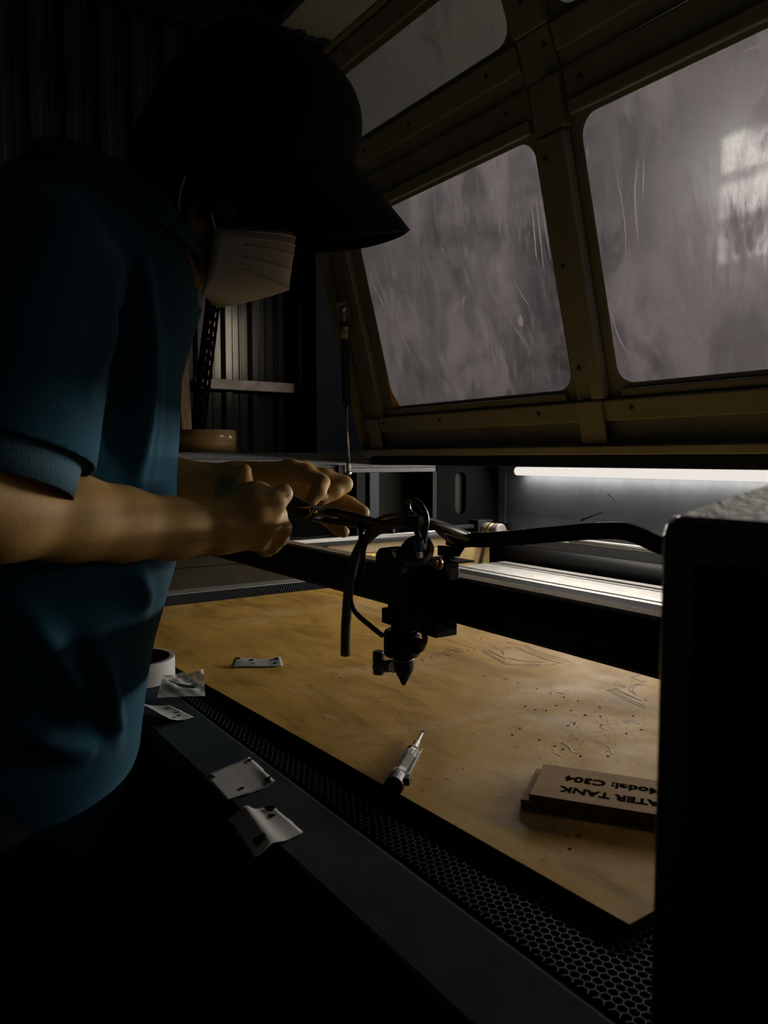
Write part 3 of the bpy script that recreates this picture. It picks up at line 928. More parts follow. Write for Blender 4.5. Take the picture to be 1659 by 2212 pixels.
# ------------------------------------------------------------------ gantry
GY0, GY1, GZ0, GZ1 = 0.535, 0.557, 0.9485, 1.0005
GB = thing('gantry_beam', 'long black gantry beam crossing the bed under the cable carrier', 'gantry', (-1.0, GY0 + 0.02, GZ0))
obj('beam', MB().box((-1.66, GY0, GZ0), (-0.19, GY1 - 0.001, GZ1 - 0.0012)), M['anod'], GB, bevel=0.001)
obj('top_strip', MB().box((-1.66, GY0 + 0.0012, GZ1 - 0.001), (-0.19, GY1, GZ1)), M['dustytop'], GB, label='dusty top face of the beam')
obj('edge_glint', MB().box((-1.66, GY0 - 0.0006, GZ1 - 0.0030), (-0.19, GY0 + 0.001, GZ1 - 0.0008)), M['alu'], GB)  # pale strip standing in for the highlight along the beam's top edge
obj('groove_strip', MB().box((-1.66, GY0 - 0.0012, GZ0 + 0.0025), (-0.19, GY0, GZ0 + 0.0032)), M['alu'], GB)
obj('groove_strip', MB().box((-1.66, GY0 - 0.0012, GZ0 + 0.022), (-0.19, GY0, GZ0 + 0.0222)), M['darkwall'], GB)
obj('end_carriage', MB().box((-1.74, GY0 - 0.03, 0.926), (-1.66, GY1 + 0.05, 0.968)), M['black'], GB, bevel=0.002)
obj('end_carriage', MB().box((-0.235, GY0 - 0.03, 0.926), (-0.19, GY1 + 0.05, 0.968)), M['black'], GB, bevel=0.002)

# ------------------------------------------------------------------ laser head
LH = thing('cutting_carriage', 'black laser carriage with blue hose fittings and pointed nozzle above the tan board', 'laser head', (-0.70, 0.51, 0.873))
hp = lambda u, v, y: at(u, v, y=y)


def pbox(name, u0, v0, u1, v1, ya, yb, m=None, parent=LH, bevel=0.0015, label=None):
    """box whose front face (y = ya) fills the given photograph rectangle, going back to y = yb"""
    a, b = hp(u0, v1, ya), hp(u1, v0, ya)
    return obj(name, MB().box((a[0], ya, a[2]), (b[0], yb, b[2])), m or M['anod'], parent, bevel=bevel, label=label)


pbox('carriage_plate', 898, 1224, 942, 1366, 0.503, 0.533)
pbox('carriage_plate', 862, 1216, 905, 1330, 0.505, 0.532)
a, b = hp(925, 1220, 0.515), hp(966, 1352, 0.515)
obj('carriage_side', MB().box((a[0], 0.515, b[2]), (b[0], 0.5335, a[2])), M['anod'], LH, bevel=0.003)
# mirror block with a chamfered corner
q = [hp(u, v, 0.478) for u, v in ((811, 1196), (819, 1184), (843, 1181), (882, 1183), (882, 1322), (837, 1322), (837, 1306), (825, 1296), (811, 1290))]
obj('mirror_block', MB().prism(q, (0, 0.034, 0)), M['anod'], LH, bevel=0.001)
q = [hp(u, v, 0.482) for u, v in ((842, 1300), (902, 1300), (902, 1364), (844, 1364))]
obj('lens_block', MB().prism(q, (0, 0.026, 0)), M['anod'], LH, bevel=0.001)
pbox('clamp_lug', 824, 1319, 846, 1345, 0.476, 0.49, bevel=0.001)
c = hp(858, 1336, 0.4815)
obj('clamp_screw', MB().cyl(c, c + np.array([0, -0.002, 0]), 0.0042, 20), M['blackplastic'], LH, bevel=0.0005)
# mirror cap: tilted round plate
dc = hp(896, 1182, 0.474)
dn = np.array([0.30, -0.62, 0.60])
dn /= np.linalg.norm(dn)
M['dustycap'] = mat('dusty_black_cap', (0.07, 0.066, 0.06), 0.8, col2=(0.03, 0.03, 0.03), scale=90)
obj('mirror_cap', MB().lathe(dc - dn * 0.010, dn, [(0, 0), (0.0182, 0), (0.0182, 0.0075), (0.0168, 0.0090), (0.0130, 0.0092), (0.0126, 0.0080), (0.0068, 0.0080), (0.0064, 0.013), (0, 0.013)], 40), M['dustycap'], LH, bevel=0.0004, label='round cap with two blue hose fittings')
f1, f2 = hp(904, 1171, 0.466), hp(916, 1152, 0.473)
for c, ax in ((f1, (0.05, -0.1, 1)), (f2, (0.12, 0.0, 1))):
    ax = np.array(ax) / np.linalg.norm(ax)
    fo = obj('hose_fitting', MB().lathe(c - ax * 0.010, ax, [(0, 0), (0.0038, 0), (0.0038, 0.007), (0.0052, .0075), (0.0052, 0.012), (0.0036, 0.0125), (0, 0.0125)], 18), M['bluefit'], LH, smooth=False, bevel=0.0004, label='blue push-in fitting')
    obj('fitting_stem', MB().lathe(c - ax * 0.016, ax, [(0, 0), (0.0042, 0), (0.0042, 0.0065), (0, .0065)], 6), M['steel'], fo)
# adjusting screws
for (u, v, y, ax, r) in ((852, 1190, 0.474, (0.25, -0.35, 0.8), .0032), (873, 1231, 0.470, (0.6, -0.7, 0.35), .003)):
    c = hp(u, v, y)
    ax = np.array(ax) / np.linalg.norm(ax)
    obj('socket_screw', MB().lathe(c - ax * 0.008, ax, [(0, 0), (r * .75, 0), (r * .75, 0.004), (r, .0042), (r, 0.0088), (r * .55, 0.009), (r * .5, 0.0062), (0, .0062)], 20), M['steel'], LH, bevel=0.0003, label='steel socket screw')
c = hp(869, 1242, 0.478)
sp = [c + np.array([0.0015 * k * .25, -0.0005 * k * .2 - 0.003, 0.0004 * k]) + 0.0022 * np.array([math.cos(k * 1.0), 0, math.sin(k * 1.0)]) for k in range(0, 26)]
obj('spring', MB().tube(sp, 0.0005, 6), M['darkwall'], LH, smooth=True)
c = hp(910, 1221, 0.4775)
pl_ = hp(893, 1210, 0.478)
obj('beam_port', MB().lathe(c + np.array([0, 0.024, 0]), (0, -1, 0), [(0.0048, 0), (0.0068, 0), (0.0068, 0.004), (0.0048, .004)], 24, close=True), M['brass'], LH, smooth=True, label='brass-lined round beam port')
c = hp(966, 1226, 0.520)
obj('roller', MB().lathe(c + np.array([-0.004, 0, 0]), (1, 0.25, 0), [(0, 0), (0.0122, 0), (0.0135, .002), (0.0135, 0.008), (0.0122, .010), (0.004, .0102), (0, .0102)], 32), M['dull'], LH, smooth=False, bevel=0.0006)
# lens barrel, collar, nozzle
bc = hp(868, 1390, 0.495)


def hz(v, y=0.495):
    return hp(868, v, y)[2]


px = float((bc - CAM) @ FW) / F * .98
obj('lens_barrel', MB().lathe((bc[0], bc[1], hz(1416)), (0, 0, 1), [(0, 0), (36 * px, 0), (39.5 * px, .002), (40 * px, .003), (40 * px, hz(1366) - hz(1416)), (36 * px, hz(1360) - hz(1416)), (0, hz(1360) - hz(1416))], 40), M['anod'], LH, bevel=0.0006)
n0 = hp(872, 1480, 0.495)
obj('nozzle', MB().lathe((n0[0], n0[1], n0[2]), (0, 0, 1), [(0, 0), (3 * px, 0), (4 * px, .0006), (19 * px, hz(1450) - hz(1480)), (22 * px, hz(1447) - hz(1480)), (22.5 * px, hz(1420) - hz(1480)), (0, hz(1420) - hz(1480))], 36), M['anod'], LH, bevel=0.0003, label='pointed black nozzle')
obj('nozzle_ring', MB().lathe((n0[0], n0[1], hz(1424)), (0, 0, 1), [(20 * px, 0), (23 * px, 0), (23 * px, .002), (20 * px, .0022)], 36, close=True), M['steel_dark'], LH, smooth=True)
c = hp(901, 1395, 0.478)
obj('barrel_knob', MB().lathe(c, (0.45, -0.9, 0), [(0, -.004), (15 * px, -.004), (16 * px, -.003), (16 * px, .004), (14.5 * px, .005), (0, .005)], 28), M['anod'], LH, bevel=0.0004)
# elbow air fitting
e0, e1 = hp(818, 1406, 0.492), hp(818, 1456, 0.492)
obj('air_elbow', MB().tube([e0, e0 + (e1 - e0) * .08, e0 + (e1 - e0) * .45, e0 + (e1 - e0) * .5, e1], [12 * px, 14 * px, 14 * px, 13 * px, 12.5 * px], 24), M['blackplastic'], LH, bevel=0.0004)
obj('air_elbow_arm', MB().cyl(hp(815, 1440, 0.492), hp(852, 1438, 0.494), 14 * px, 24), M['blackplastic'], LH)
obj('elbow_ring', MB().lathe(hp(849, 1438, 0.493), (1, 0, 0), [(13 * px, 0), (15 * px, 0), (15 * px, .0025), (13 * px, .0025)], 24, close=True), M['steel_dark'], LH, smooth=True)


def hose(name, pts, r, m=None, parent=LH, label=None, n=10, seg=12):
    return obj(name, MB().tube(smooth_curve([np.array(p) for p in pts], n), r, seg), m or M['rubber'], parent, smooth=True, label=label)


H = hp
hose('air_hose', [H(746, 1415, .47), H(748, 1340, .468), H(757, 1245, .462), H(776, 1185, .458), H(812, 1147, .46), H(858, 1129, .468), H(908, 1126, .48), H(960, 1140, .51), H(1010, 1160, .55)], 0.0059, label='thick black hose with a cut free end')
hose('thin_hose', [H(828, 1374, .478), H(800, 1352, .470), H(770, 1325, .463), H(757, 1295, .459), H(763, 1235, .455), H(772, 1190, .452), H(780, 1160, .452), H(778, 1130, .46)], 0.0030)
hose('thin_hose', [H(903, 1166, .466), H(903, 1155, .464), H(893, 1140, .462), H(868, 1134, .460), H(835, 1138, .458), H(800, 1155, .454), H(786, 1185, .453), H(783, 1225, .453)], 0.0030)
hose('loop_hose', [H(917, 1150, .474), H(921, 1122, .474), H(912, 1095, .474), H(896, 1081, .476), H(882, 1083, .48), H(882, 1100, .484), H(893, 1114, .486), H(909, 1124, .487)], 0.0032, label='looped black hose')
hose('thin_hose', [H(806, 1127, .50), H(830, 1116, .50), H(858, 1113, .50), H(886, 1119, .495), H(908, 1124, .49)], 0.0026)
hose('thin_hose', [H(902, 1346, .478), H(914, 1362, .476), H(918, 1382, .476), H(911, 1398, .478)], 0.0032)
hose('sensor_wire', [H(783, 1222, .450), H(788, 1244, .452), H(806, 1274, .458), H(836, 1302, .466), H(872, 1324, .474)], 0.0010)
c0, c1 = H(911, 1123, .479), H(913, 1146, .474)
obj('cable_tie', MB().tube([c0, c0 * .5 + c1 * .5, c1], [.0045, .0045, .0025], 12), M['whitefit'], LH, smooth=True, label='whitish tape binding the hoses')
q = [H(u, v, 0.508) for u, v in ((925, 1203), (943, 1200), (944, 1177), (1000, 1180), (1000, 1184), (990, 1200), (985, 1203))]
obj('carrier_bracket', MB().prism([H(u, v, .520) for u, v in ((945, 1178), (1004, 1181), (990, 1203), (945, 1200))], (0, .0015, 0)), M['anod'], LH, bevel=0.0003)
a, b = H(924, 1207, .512), H(988, 1202, .512)
obj('carrier_bracket', MB().box((a[0], .512, a[2]), (b[0], .536, a[2] + .002)), M['anod'], LH, bevel=0.0003)

# flat cable carrier arching along the gantry
CC = thing('cable_carrier', 'flat black cable carrier arching behind the laser head', 'cable carrier', at(1000, 1180, y=.56))
cpts = smooth_curve([H(924, 1131, .50), H(950, 1142, .515), H(985, 1160, .548), H(1030, 1166, .56), H(1100, 1163, .575), H(1200, 1154, .585), H(1290, 1147, .59), H(1345, 1147, .592), H(1385, 1158, .595), H(1425, 1176, .598), H(1500, 1200, .60)], 9)
hh = [.0030] * 6 + [.0045] * 6 + [.006] * 6
n = len(cpts)
h = lambda i: 0.003 + 0.0052 * min(1, max(0, (i - 6) / 10))
rings = []
for i, p in enumerate(cpts):
    t = cpts[min(i + 1, n - 1)] - cpts[max(0, i - 1)]
    t /= np.linalg.norm(t)
    w = np.cross(t, (0, 0, 1.0))
    w /= np.linalg.norm(w)
    u = np.cross(w, t)
    k = h(i)
    rings.append([p + w * .004 + u * k, p - w * .004 + u * k, p - w * .004 - u * k, p + w * .004 - u * k])
obj('carrier_band', MB().rings(rings), M['blackplastic'], CC, bevel=0.0008)
ep = H(1012, 1175, .552)
obj('carrier_end', MB().box((ep[0] - .032, .545, ep[2] - .004), (ep[0] + .0, .562, ep[2] + .009)), M['anod'], CC, bevel=0.0008)

# ------------------------------------------------------------------ plug and cables held in the hands
CP = thing('cable_plug', 'black plug with coppery contacts held in both hands', 'plug', at(660, 1110, d=.88))


def hd_(u, v, d):
    return at(u, v, d=d)


pa, pb = hd_(618, 1082, .862), hd_(672, 1108, .868)
ax = (pb - pa) / np.linalg.norm(pb - pa)
sd = np.cross(ax, (0, 0, 1.0))
sd /= np.linalg.norm(sd)
upv = np.cross(sd, ax)
obj('plug_body', MB().obox((pa + pb) / 2, ax * np.linalg.norm(pb - pa) / 2, sd * .009, upv * .009), M['blackplastic'], CP, bevel=0.002)
for q in ([(640, 1096), (660, 1094), (680, 1088), (668, 1100)], [(668, 1100), (673, 1113), (660, 1120), (656, 1118), (668, 1111)]):
    obj('contact_clip', MB().prism([hd_(u, v, .852) for u, v in q], FW * .004), M['copper'], CP, bevel=0.0005)
c = hd_(680, 1106, .852)
obj('rivet', MB().lathe(c, -FW, [(0, -.002), (.0024, -.002), (.0024, .001), (.0015, .0016), (0, .0016)], 14), M['brass'], CP, smooth=True)
for (p, w) in (([(672, 1100, .868), (715, 1106, .88), (765, 1117, .87), (812, 1130, .85), (850, 1138, .84)], .0052),
               ([(668, 1116, .868), (705, 1124, .885), (760, 1131, .875), (805, 1140, .855), (850, 1145, .845)], .0042)):
    hose('flat_cable', [hd_(*q) for q in p], w, parent=CP)

# ------------------------------------------------------------------ board on the bed, with cut marks
ZT = 0.8305
BO = np.array([-0.304, 0.3975])
BA = math.radians(2.6)
ux, uy = np.array([-math.cos(BA), -math.sin(BA)]), np.array([-math.sin(BA) * .5, 1.0])
BW, BD = 1.215, 0.80
cs = [BO, BO + ux * BW, BO + ux * BW + uy * BD, BO + uy * BD]
bq = [(c[0], c[1], 0.8258) for c in cs]
BOARD = obj('wooden_board', MB().prism(bq, (0, 0, ZT - 0.8258)), M['board'], None, bevel=0.0004)
BOARD.data.materials.append(M['burnt_edge'])
for p in BOARD.data.polygons:
    p.material_index = 1 if abs(p.normal.z) < .5 else 0
tag(BOARD, 'large stained tan board lying on the honeycomb bed', 'board')


def bpt(u, v, dz=0.00025):
    return at(u, v, z=ZT + dz)


def ribbon(polys, w, m, name, parent=BOARD, dz=0.00025, label=None):
    b = MB()
    for pts in polys:
        P = [bpt(u, v, dz) for u, v in pts]
        L, R = [], []
        for i, p in enumerate(P):
            t = P[min(i + 1, len(P) - 1)] - P[max(i - 1, 0)]
            t /= np.linalg.norm(t) + 1e-9
            nn = np.array([-t[1], t[0], 0]) * w / 2
            L.append(p + nn)
            R.append(p - nn)
        nv = len(P)
        b.add(L + R, [(i, i + 1, nv + i + 1, nv + i) for i in range(nv - 1)])
    return obj(name, b, m, parent, label=label)


def crop(pts, ox=1000, oy=1340, s=3.95):
    return [(ox + a / s, oy + b / s) for a, b in pts]


D1 = [[(160, 262), (250, 255)], [(160, 262), (355, 372), (480, 388), (600, 400), (655, 390), (645, 375)], [(205, 258), (365, 330), (360, 325), (230, 255)], [(175, 258), (365, 362), (400, 360), (390, 370), (520, 380), (625, 385), (630, 372)],
      [(235, 225), (265, 215), (275, 228), (305, 240), (300, 246), (240, 230)], [(345, 292), (325, 262), (335, 243), (370, 230), (430, 225)], [(350, 290), (342, 268), (360, 245), (410, 235)],
      [(375, 188), (430, 180)], [(375, 188), (470, 208), (495, 212)], [(385, 318), (520, 345), (600, 358), (730, 356)], [(385, 322), (560, 362), (650, 380), (750, 380), (830, 362), (860, 355)],
      [(440, 225), (520, 265), (610, 300), (720, 340), (830, 358)], [(470, 222), (540, 262), (650, 305), (760, 345)], [(520, 210), (560, 245), (640, 285), (760, 320), (860, 345), (950, 355)], [(540, 212), (590, 245), (690, 282), (800, 315), (900, 340)],
      [(550, 348), (640, 350), (700, 355)], [(505, 372), (600, 378)], [(760, 345), (830, 358)]]
ribbon([crop(p) for p in D1], 0.0011, M['cutline'], 'cut_outline', label='curved outline cut beside the gantry')
D2 = [[(1225, 592), (1330, 580)], [(1225, 592), (1550, 752), (1590, 752)], [(1245, 588), (1560, 735)], [(1270, 582), (1525, 690), (1520, 685), (1300, 580)], [(1285, 540), (1320, 523), (1335, 540), (1390, 565), (1380, 572), (1290, 545)],
      [(1475, 635), (1425, 600), (1418, 575), (1440, 553), (1500, 540), (1560, 520)], [(1478, 632), (1445, 595), (1460, 560), (1510, 545)], [(1430, 485), (1510, 462)], [(1430, 485), (1520, 515), (1585, 520)], [(1495, 548), (1530, 560), (1525, 540), (1585, 560)], [(1540, 672), (1585, 690)]]
ribbon([crop(p) for p in D2], 0.0011, M['cutline'], 'cut_outline', label='curved outline cut next to the black housing')
D3 = [crop(p, 850, 950, 2.765) for p in ([(310, 1245), (330, 1238), (370, 1240), (390, 1252), (350, 1256), (310, 1245)], [(350, 1256), (400, 1262), (415, 1252), (390, 1246)], [(370, 1262), (420, 1268)], [(290, 1268), (310, 1262), (335, 1265), (340, 1275), (305, 1276), (290, 1268)], [(320, 1282), (350, 1292), (390, 1294), (398, 1284), (350, 1276)])]
ribbon(D3, 0.0012, M['cutline'], 'cut_outline', label='small rounded letter outlines beside the nozzle')
ribbon([[(760, 1302), (835, 1325)], [(925, 1368), (1022, 1400)], [(735, 1365), (820, 1378)]], 0.0008, M['cutline'], 'cut_line')
W1 = [crop(p, 1000, 1340, 3.95) for p in ([(1370, 850), (1400, 840), (1450, 840), (1475, 855), (1440, 870), (1390, 866), (1370, 850)], [(1380, 858), (1420, 845), (1465, 852)], [(1400, 852), (1455, 862)], [(1470, 860), (1500, 855), (1490, 885), (1520, 865), (1515, 895), (1550, 900)], [(1480, 850), (1470, 880), (1510, 880)], [(1530, 930), (1580, 915)], [(1230, 886), (1265, 885)], [(1300, 881), (1335, 880)])]
ribbon(W1, 0.0011, M['chalk'], 'chalk_mark', dz=0.0003, label='white scribble on the board')
W2 = [crop(p, 1000, 1340, 3.95) for p in ([(815, 1040), (870, 1048), (915, 1075), (940, 1115)], [(840, 1042), (890, 1062), (925, 1100)], [(860, 1048), (905, 1080), (935, 1120), (1000, 1130)], [(760, 1090), (790, 1110), (770, 1125), (820, 1140), (835, 1155)], [(1230, 1065), (1255, 1085), (1275, 1140)], [(1185, 1145), (1200, 1115), (1250, 1110)], [(1170, 900), (1200, 925), (1235, 930), (1150, 945)], [(910, 875), (965, 860)], [(790, 600), (850, 625), (885, 630)], [(800, 610), (870, 628)])]
ribbon(W2, 0.0013, M['chalk'], 'chalk_mark', dz=0.0003)
# burnt pin holes
b = MB()
pin = [(985, 1408), (976, 1404), (1025, 1402), (1012, 1404), (948, 1417), (965, 1415), (931, 1420), (912, 1423), (913, 1427), (717, 1460), (727, 1456), (735, 1464), (721, 1452), (787, 1445), (1039, 1379), (1071, 1376), (1047, 1460), (1119, 1475), (1092, 1467), (1160, 1488), (1202, 1524), (1234, 1534), (1264, 1544), (1180, 1534), (1189, 1497), (1218, 1506), (1249, 1514), (1296, 1528), (1297, 1547), (1368, 1546), (1264, 1545), (1299, 1566), (1385, 1576), (1353, 1584), (1241, 1563), (1227, 1567), (1135, 1525), (1157, 1533), (1166, 1598), (1199, 1611), (1216, 1618), (1254, 1633), (1313, 1633), (1227, 1805), (1253, 1803), (1248, 1806), (893, 1800), (1231, 1833), (1107, 1587), (1123, 1573), (1055, 1496)]
for k in range(300):
    pin.append((random.gauss(1260, 90), random.gauss(1560, 50)))
for k in range(60):
    pin.append((random.uniform(820, 1380), random.uniform(1400, 1800)))
for i, (u, v) in enumerate(pin):
    if u > 1396 or v > 1840:
        continue
    c = bpt(u, v, 0.0003)
    r = 0.0014 if i < 50 else random.uniform(.0003, .0007)
    b.add([c + r * np.array([math.cos(a), math.sin(a), 0]) for a in np.linspace(0, 2 * PI, 9)[:-1]], [tuple(range(8))])
o = obj('pin_hole', b, M['burn'], BOARD)
o['kind'] = 'stuff'

# ------------------------------------------------------------------ two engraved plates
sa = math.radians(34)
ex, ey = np.array([math.cos(sa), math.sin(sa)]), np.array([-math.sin(sa), math.cos(sa)])


def plate(name, o, w, dpt, z0, z1, label, grp):
    c = [o, o + ex * w, o + ex * w + ey * dpt, o + ey * dpt]
    q = obj(name, MB().prism([(a[0], a[1], z0) for a in c], (0, 0, z1 - z0)), M['mdf'], None, bevel=0.0006)
    return tag(q, label, 'plate', grp)


o1 = at(1124.5, 1727, z=ZT + .0056)[:2]
o2 = at(1142.6, 1715.5, z=ZT + .0115)[:2]
plate('engraved_plate', o1, 0.170, 0.073, ZT + .0002, ZT + 0.0056, 'tan plate lying under the lettered plate on the board', 'engraved plates')
PT = plate('engraved_plate', o2, 0.160, 0.0715, ZT + 0.006, ZT + 0.0115, 'tan plate with black WATER TANK lettering on top of another plate', 'engraved plates')
zt = ZT + 0.0116


def on_plate(u, v):
    return at(u, v, z=zt)[:2]


def text_map(anchor):
    # the writing is upside down to the camera: it runs towards -ex, its top towards -ey
    return lambda a, b, n: (anchor[0] - ex[0] * a - ey[0] * b, anchor[1] - ex[1] * a - ey[1] * b, zt + n)


e1 = on_plate(1213, 1698)
e2 = on_plate(1223, 1675)
tx = text('lettering', 'WATER TANK', 0.0154, text_map(e1), M['ink'], PT, bold=True, align='RIGHT')
tx2 = text('lettering', 'Model: C304', 0.0160, text_map(e2), M['ink'], PT, bold=True, align='RIGHT')

# ------------------------------------------------------------------ tester screwdriver
s0, s1 = at(851, 1697, z=ZT + .009), at(912, 1585, z=ZT + .007)
TS = thing('tester_screwdriver', 'small screwdriver with a clear handle and black cap lying on the board', 'screwdriver', (s0[0], s0[1], ZT))
ax = (s1 - s0) / np.linalg.norm(s1 - s0)
L = np.linalg.norm(s1 - s0)
obj('end_cap', MB().lathe(s0 - ax * .004, ax, [(0, 0), (0.006, 0), (0.0088, .002), (0.0090, .016), (0.0082, .020), (0, .020)], 20), M['blackplastic'], TS, bevel=0.0006, label='black end cap')
obj('handle', MB().lathe(s0 + ax * .016, ax, [(0, 0), (0.0082, 0), (0.0085, .004), (0.0078, .012), (0.0080, .045), (0.0084, .056), (0.0070, .063), (0.0076, .068), (0.0056, .075), (0, .075)], 8), M['clear'], TS, label='clear faceted handle')
obj('spring', MB().tube([s0 + ax * (.03 + .0006 * k) + 0.0035 * (math.cos(k * .9) * np.array([0, 0, 1]) + math.sin(k * .9) * np.cross(ax, (0, 0, 1))) for k in range(60)], .0007, 6), M['steel'], TS, smooth=True)
obj('neon_lamp', MB().cyl(s0 + ax * .066, s0 + ax * .082, .0028, 12), M['steel'], TS)
obj('shaft', MB().tube([s0 + ax * .088, s0 + ax * (L - .028), s0 + ax * (L - .026), s0 + ax * L], [.0038, .0036, .0022, .0018], 14), M['rust'], TS, label='brownish blade sleeve')
obj('blade_tip', MB().obox(s0 + ax * (L + .002), ax * .006, np.cross(ax, (0, 0, 1)) * .0019, (0, 0, .0009)), M['steel'], TS)
sd = np.cross(ax, (0, 0, 1.0))
sd /= np.linalg.norm(sd)
obj('pocket_clip', MB().obox(s0 + ax * .045 + sd * .0100 + np.array([0, 0, .003]), ax * .038, sd * .0006, (0, 0, .0022)), M['steel'], TS, bevel=0.0004)
obj('clip_foot', MB().obox(s0 + ax * .010 + sd * .0100 + np.array([0, 0, .002]), ax * .005, sd * .0028, (0, 0, .0035)), M['blackplastic'], TS, bevel=0.0006)


# ------------------------------------------------------------------ paper scraps, film and tape rolls
def sheet(name, quad, z0, hf, label, cat, m, nu=16, nv=16, holes=(), group=None, jag=0.0006):
    """thin paper: quad = 4 pixel corners on the plane z0; hf(a, b) lifts it; burnt spots at holes (a, b, r)"""
    Q = [at(u, v, z=z0) for u, v in quad]
    ph = np.random.default_rng(len(name) + int(quad[0][0])).uniform(0, 6, 3)
    vs, fs = [], []
    P = np.zeros((nv + 1, nu + 1, 3))
    for j in range(nv + 1):
        for i in range(nu + 1):
            a, b_ = i / nu, j / nv
            p = (Q[0] * (1 - a) + Q[1] * a) * (1 - b_) + (Q[3] * (1 - a) + Q[2] * a) * b_
            e = 1.0 if (i in (0, nu) or j in (0, nv)) else 0.0
            th = math.atan2(b_ - .5, a - .5)
            p = p + e * jag * np.array([math.sin(5 * th + ph[0]) + .6 * math.sin(11 * th + ph[1]), math.sin(6 * th + ph[2]) + .6 * math.sin(13 * th + ph[0]), 0]) * .6
            p = p + np.array([0, 0, max(0.0004, hf(a, b_))])
            P[j, i] = p
    vs = P.reshape(-1, 3)
    for j in range(nv):
        for i in range(nu):
            k = j * (nu + 1) + i
            fs.append((k, k + 1, k + nu + 2, k + nu + 1))
    mb = MB().add(vs, fs)
    o = obj(name, mb, m, None, smooth=True)
    so = o.modifiers.new('thickness', 'SOLIDIFY')
    so.thickness = 0.0003
    tag(o, label, cat, group)
    for (a, b_, r) in holes:
        def S(a, b_):
            x, yv = min(max(a, 0), .999) * nu, min(max(b_, 0), .999) * nv
            i, j = int(x), int(yv)
            fx, fy = x - i, yv - j
            return (P[j, i] * (1 - fx) + P[j, i + 1] * fx) * (1 - fy) + (P[j + 1, i] * (1 - fx) + P[j + 1, i + 1] * fx) * fy
        c = S(a, b_)
        du = S(min(a + .05, .999), b_) - S(max(a - .05, 0), b_)
        dv = S(a, min(b_ + .05, .999)) - S(a, max(b_ - .05, 0))
        du, dv = du / np.linalg.norm(du), dv / np.linalg.norm(dv)
        nn = np.cross(du, dv)
        nn = nn / np.linalg.norm(nn) * (1 if nn[2] > 0 else -1)
        lu = max(np.linalg.norm(S(.95, b_) - S(.05, b_)), .01) / .9
        lv = max(np.linalg.norm(S(a, .95) - S(a, .05)), .01) / .9
        ring = []
        for t in np.linspace(0, 2 * PI, 15)[:-1]:
            rr = r * (1 + .22 * math.sin(3 * t + a * 9))
            ring.append(S(a + rr * math.cos(t) / lu, b_ + rr * math.sin(t) / lv) + nn * .0007)
        ring = [S(a, b_) + nn * .0007] + ring
        obj('burn_hole', MB().add(ring, [(0, k + 1, (k + 1) % 14 + 1) for k in range(14)]), M['burn'], o)
    return o


G = 'scorched paper scraps on the front ledge'
sheet('paper_scrap', [(442, 1679), (540, 1637), (594, 1697), (488, 1733)], ZR, lambda a, b: .0012 + .0025 * abs(a - .5) * b + .002 * max(0, a - .8) * 5 * b, 'flat grey paper scrap with four scorched corners, edge of ledge', 'paper', M['paper'], holes=((.07, .10, .0035), (.10, .18, .0025), (.93, .12, .0035), (.93, .86, .0035), (.40, .82, .0028)), group=G)
sheet('paper_scrap', [(494, 1772), (588, 1752), (655, 1800), (550, 1857)], ZR, lambda a, b: .0012 + .007 * math.exp(-((a - .36) / .20) ** 2) * (1 - .4 * b) + .004 * a * (1 - b), 'creased grey paper scrap with a big burn, nearest on the ledge', 'paper', M['paper'], holes=((.22, .78, .0055), (.88, .10, .0042), (.78, .30, .0032), (.90, .05, .003)), group=G)
sheet('paper_scrap', [(290, 1532), (368, 1534), (418, 1552), (358, 1570)], ZR, lambda a, b: .0015 + .010 * (1 - a) ** 3 + .004 * a * (1 - b), 'small curled paper scrap with pin burns in front of the clear film', 'paper', M['paper'], holes=((.72, .25, .0022), (.80, .55, .0022), (.72, .75, .002), (.45, .85, .0022)), group=G)
sheet('paper_scrap', [(507, 1433), (606, 1428), (612, 1441), (498, 1443)], ZT, lambda a, b: .0015 + .007 * (1 - b) * (0.7 + .3 * math.cos(a * 5)) , 'curled pale paper scrap lying on the tan board beyond the clear film', 'paper', M['paper'], holes=((.08, .10, .003), (.38, .2, .003), (.42, .6, .002), (.90, .2, .0035), (.85, .7, .003)))
# loose flake hanging on the front panel
fl = [at(u, v, y=0.2505) for u, v in ((455, 1745), (479, 1772), (468, 1877), (437, 1855))]
o = obj('tape_flake', MB().prism(fl, (0, 0.0005, 0)), M['rail'], None)
tag(o, 'dark strip of tape hanging below the ledge edge', 'tape')
# crumpled clear film, standing on its edge against the tape roll
fb0, fb1 = at(340, 1506, z=ZR + .001), at(444, 1503, z=ZR + .001)
ft0, ft1 = at(353, 1457, d=float((fb0 - CAM) @ FW) + .022), at(440, 1448, d=float((fb1 - CAM) @ FW) + .022)
vs, fs = [], []
for j in range(17):
    for i in range(25):
        a, b_ = i / 24, j / 16
        p = (fb0 * (1 - a) + fb1 * a) * (1 - b_) + (ft0 * (1 - a) + ft1 * a) * b_
        w = .0035 * math.sin(7 * a + 5 * b_) + .003 * abs(math.sin(9 * a - 6 * b_ + .5)) + .002 * math.sin(19 * a + 14 * b_) - .004 * math.exp(-((b_ - .45 + .25 * a) / .12) ** 2)
        e = .0016 * math.sin(11 * a + 3) * (b_ > .99) + .001 * math.sin(13 * b_) * (a > .99)
        vs.append(p - np.array([FW[0], FW[1], 0]) * w * (.3 + b_) + np.array([0, 0, e]))
for j in range(16):
    for i in range(24):
        k = j * 25 + i
        fs.append((k, k + 1, k + 26, k + 25))
M['film'] = scratch_material('clear_film', (0.42, 0.42, 0.41, 1), 0.8, 0.35)
o = obj('clear_film', MB().add(vs, fs), M['film'], None, smooth=True)
tag(o, 'crumpled clear plastic film leaning on the white tape roll', 'film')
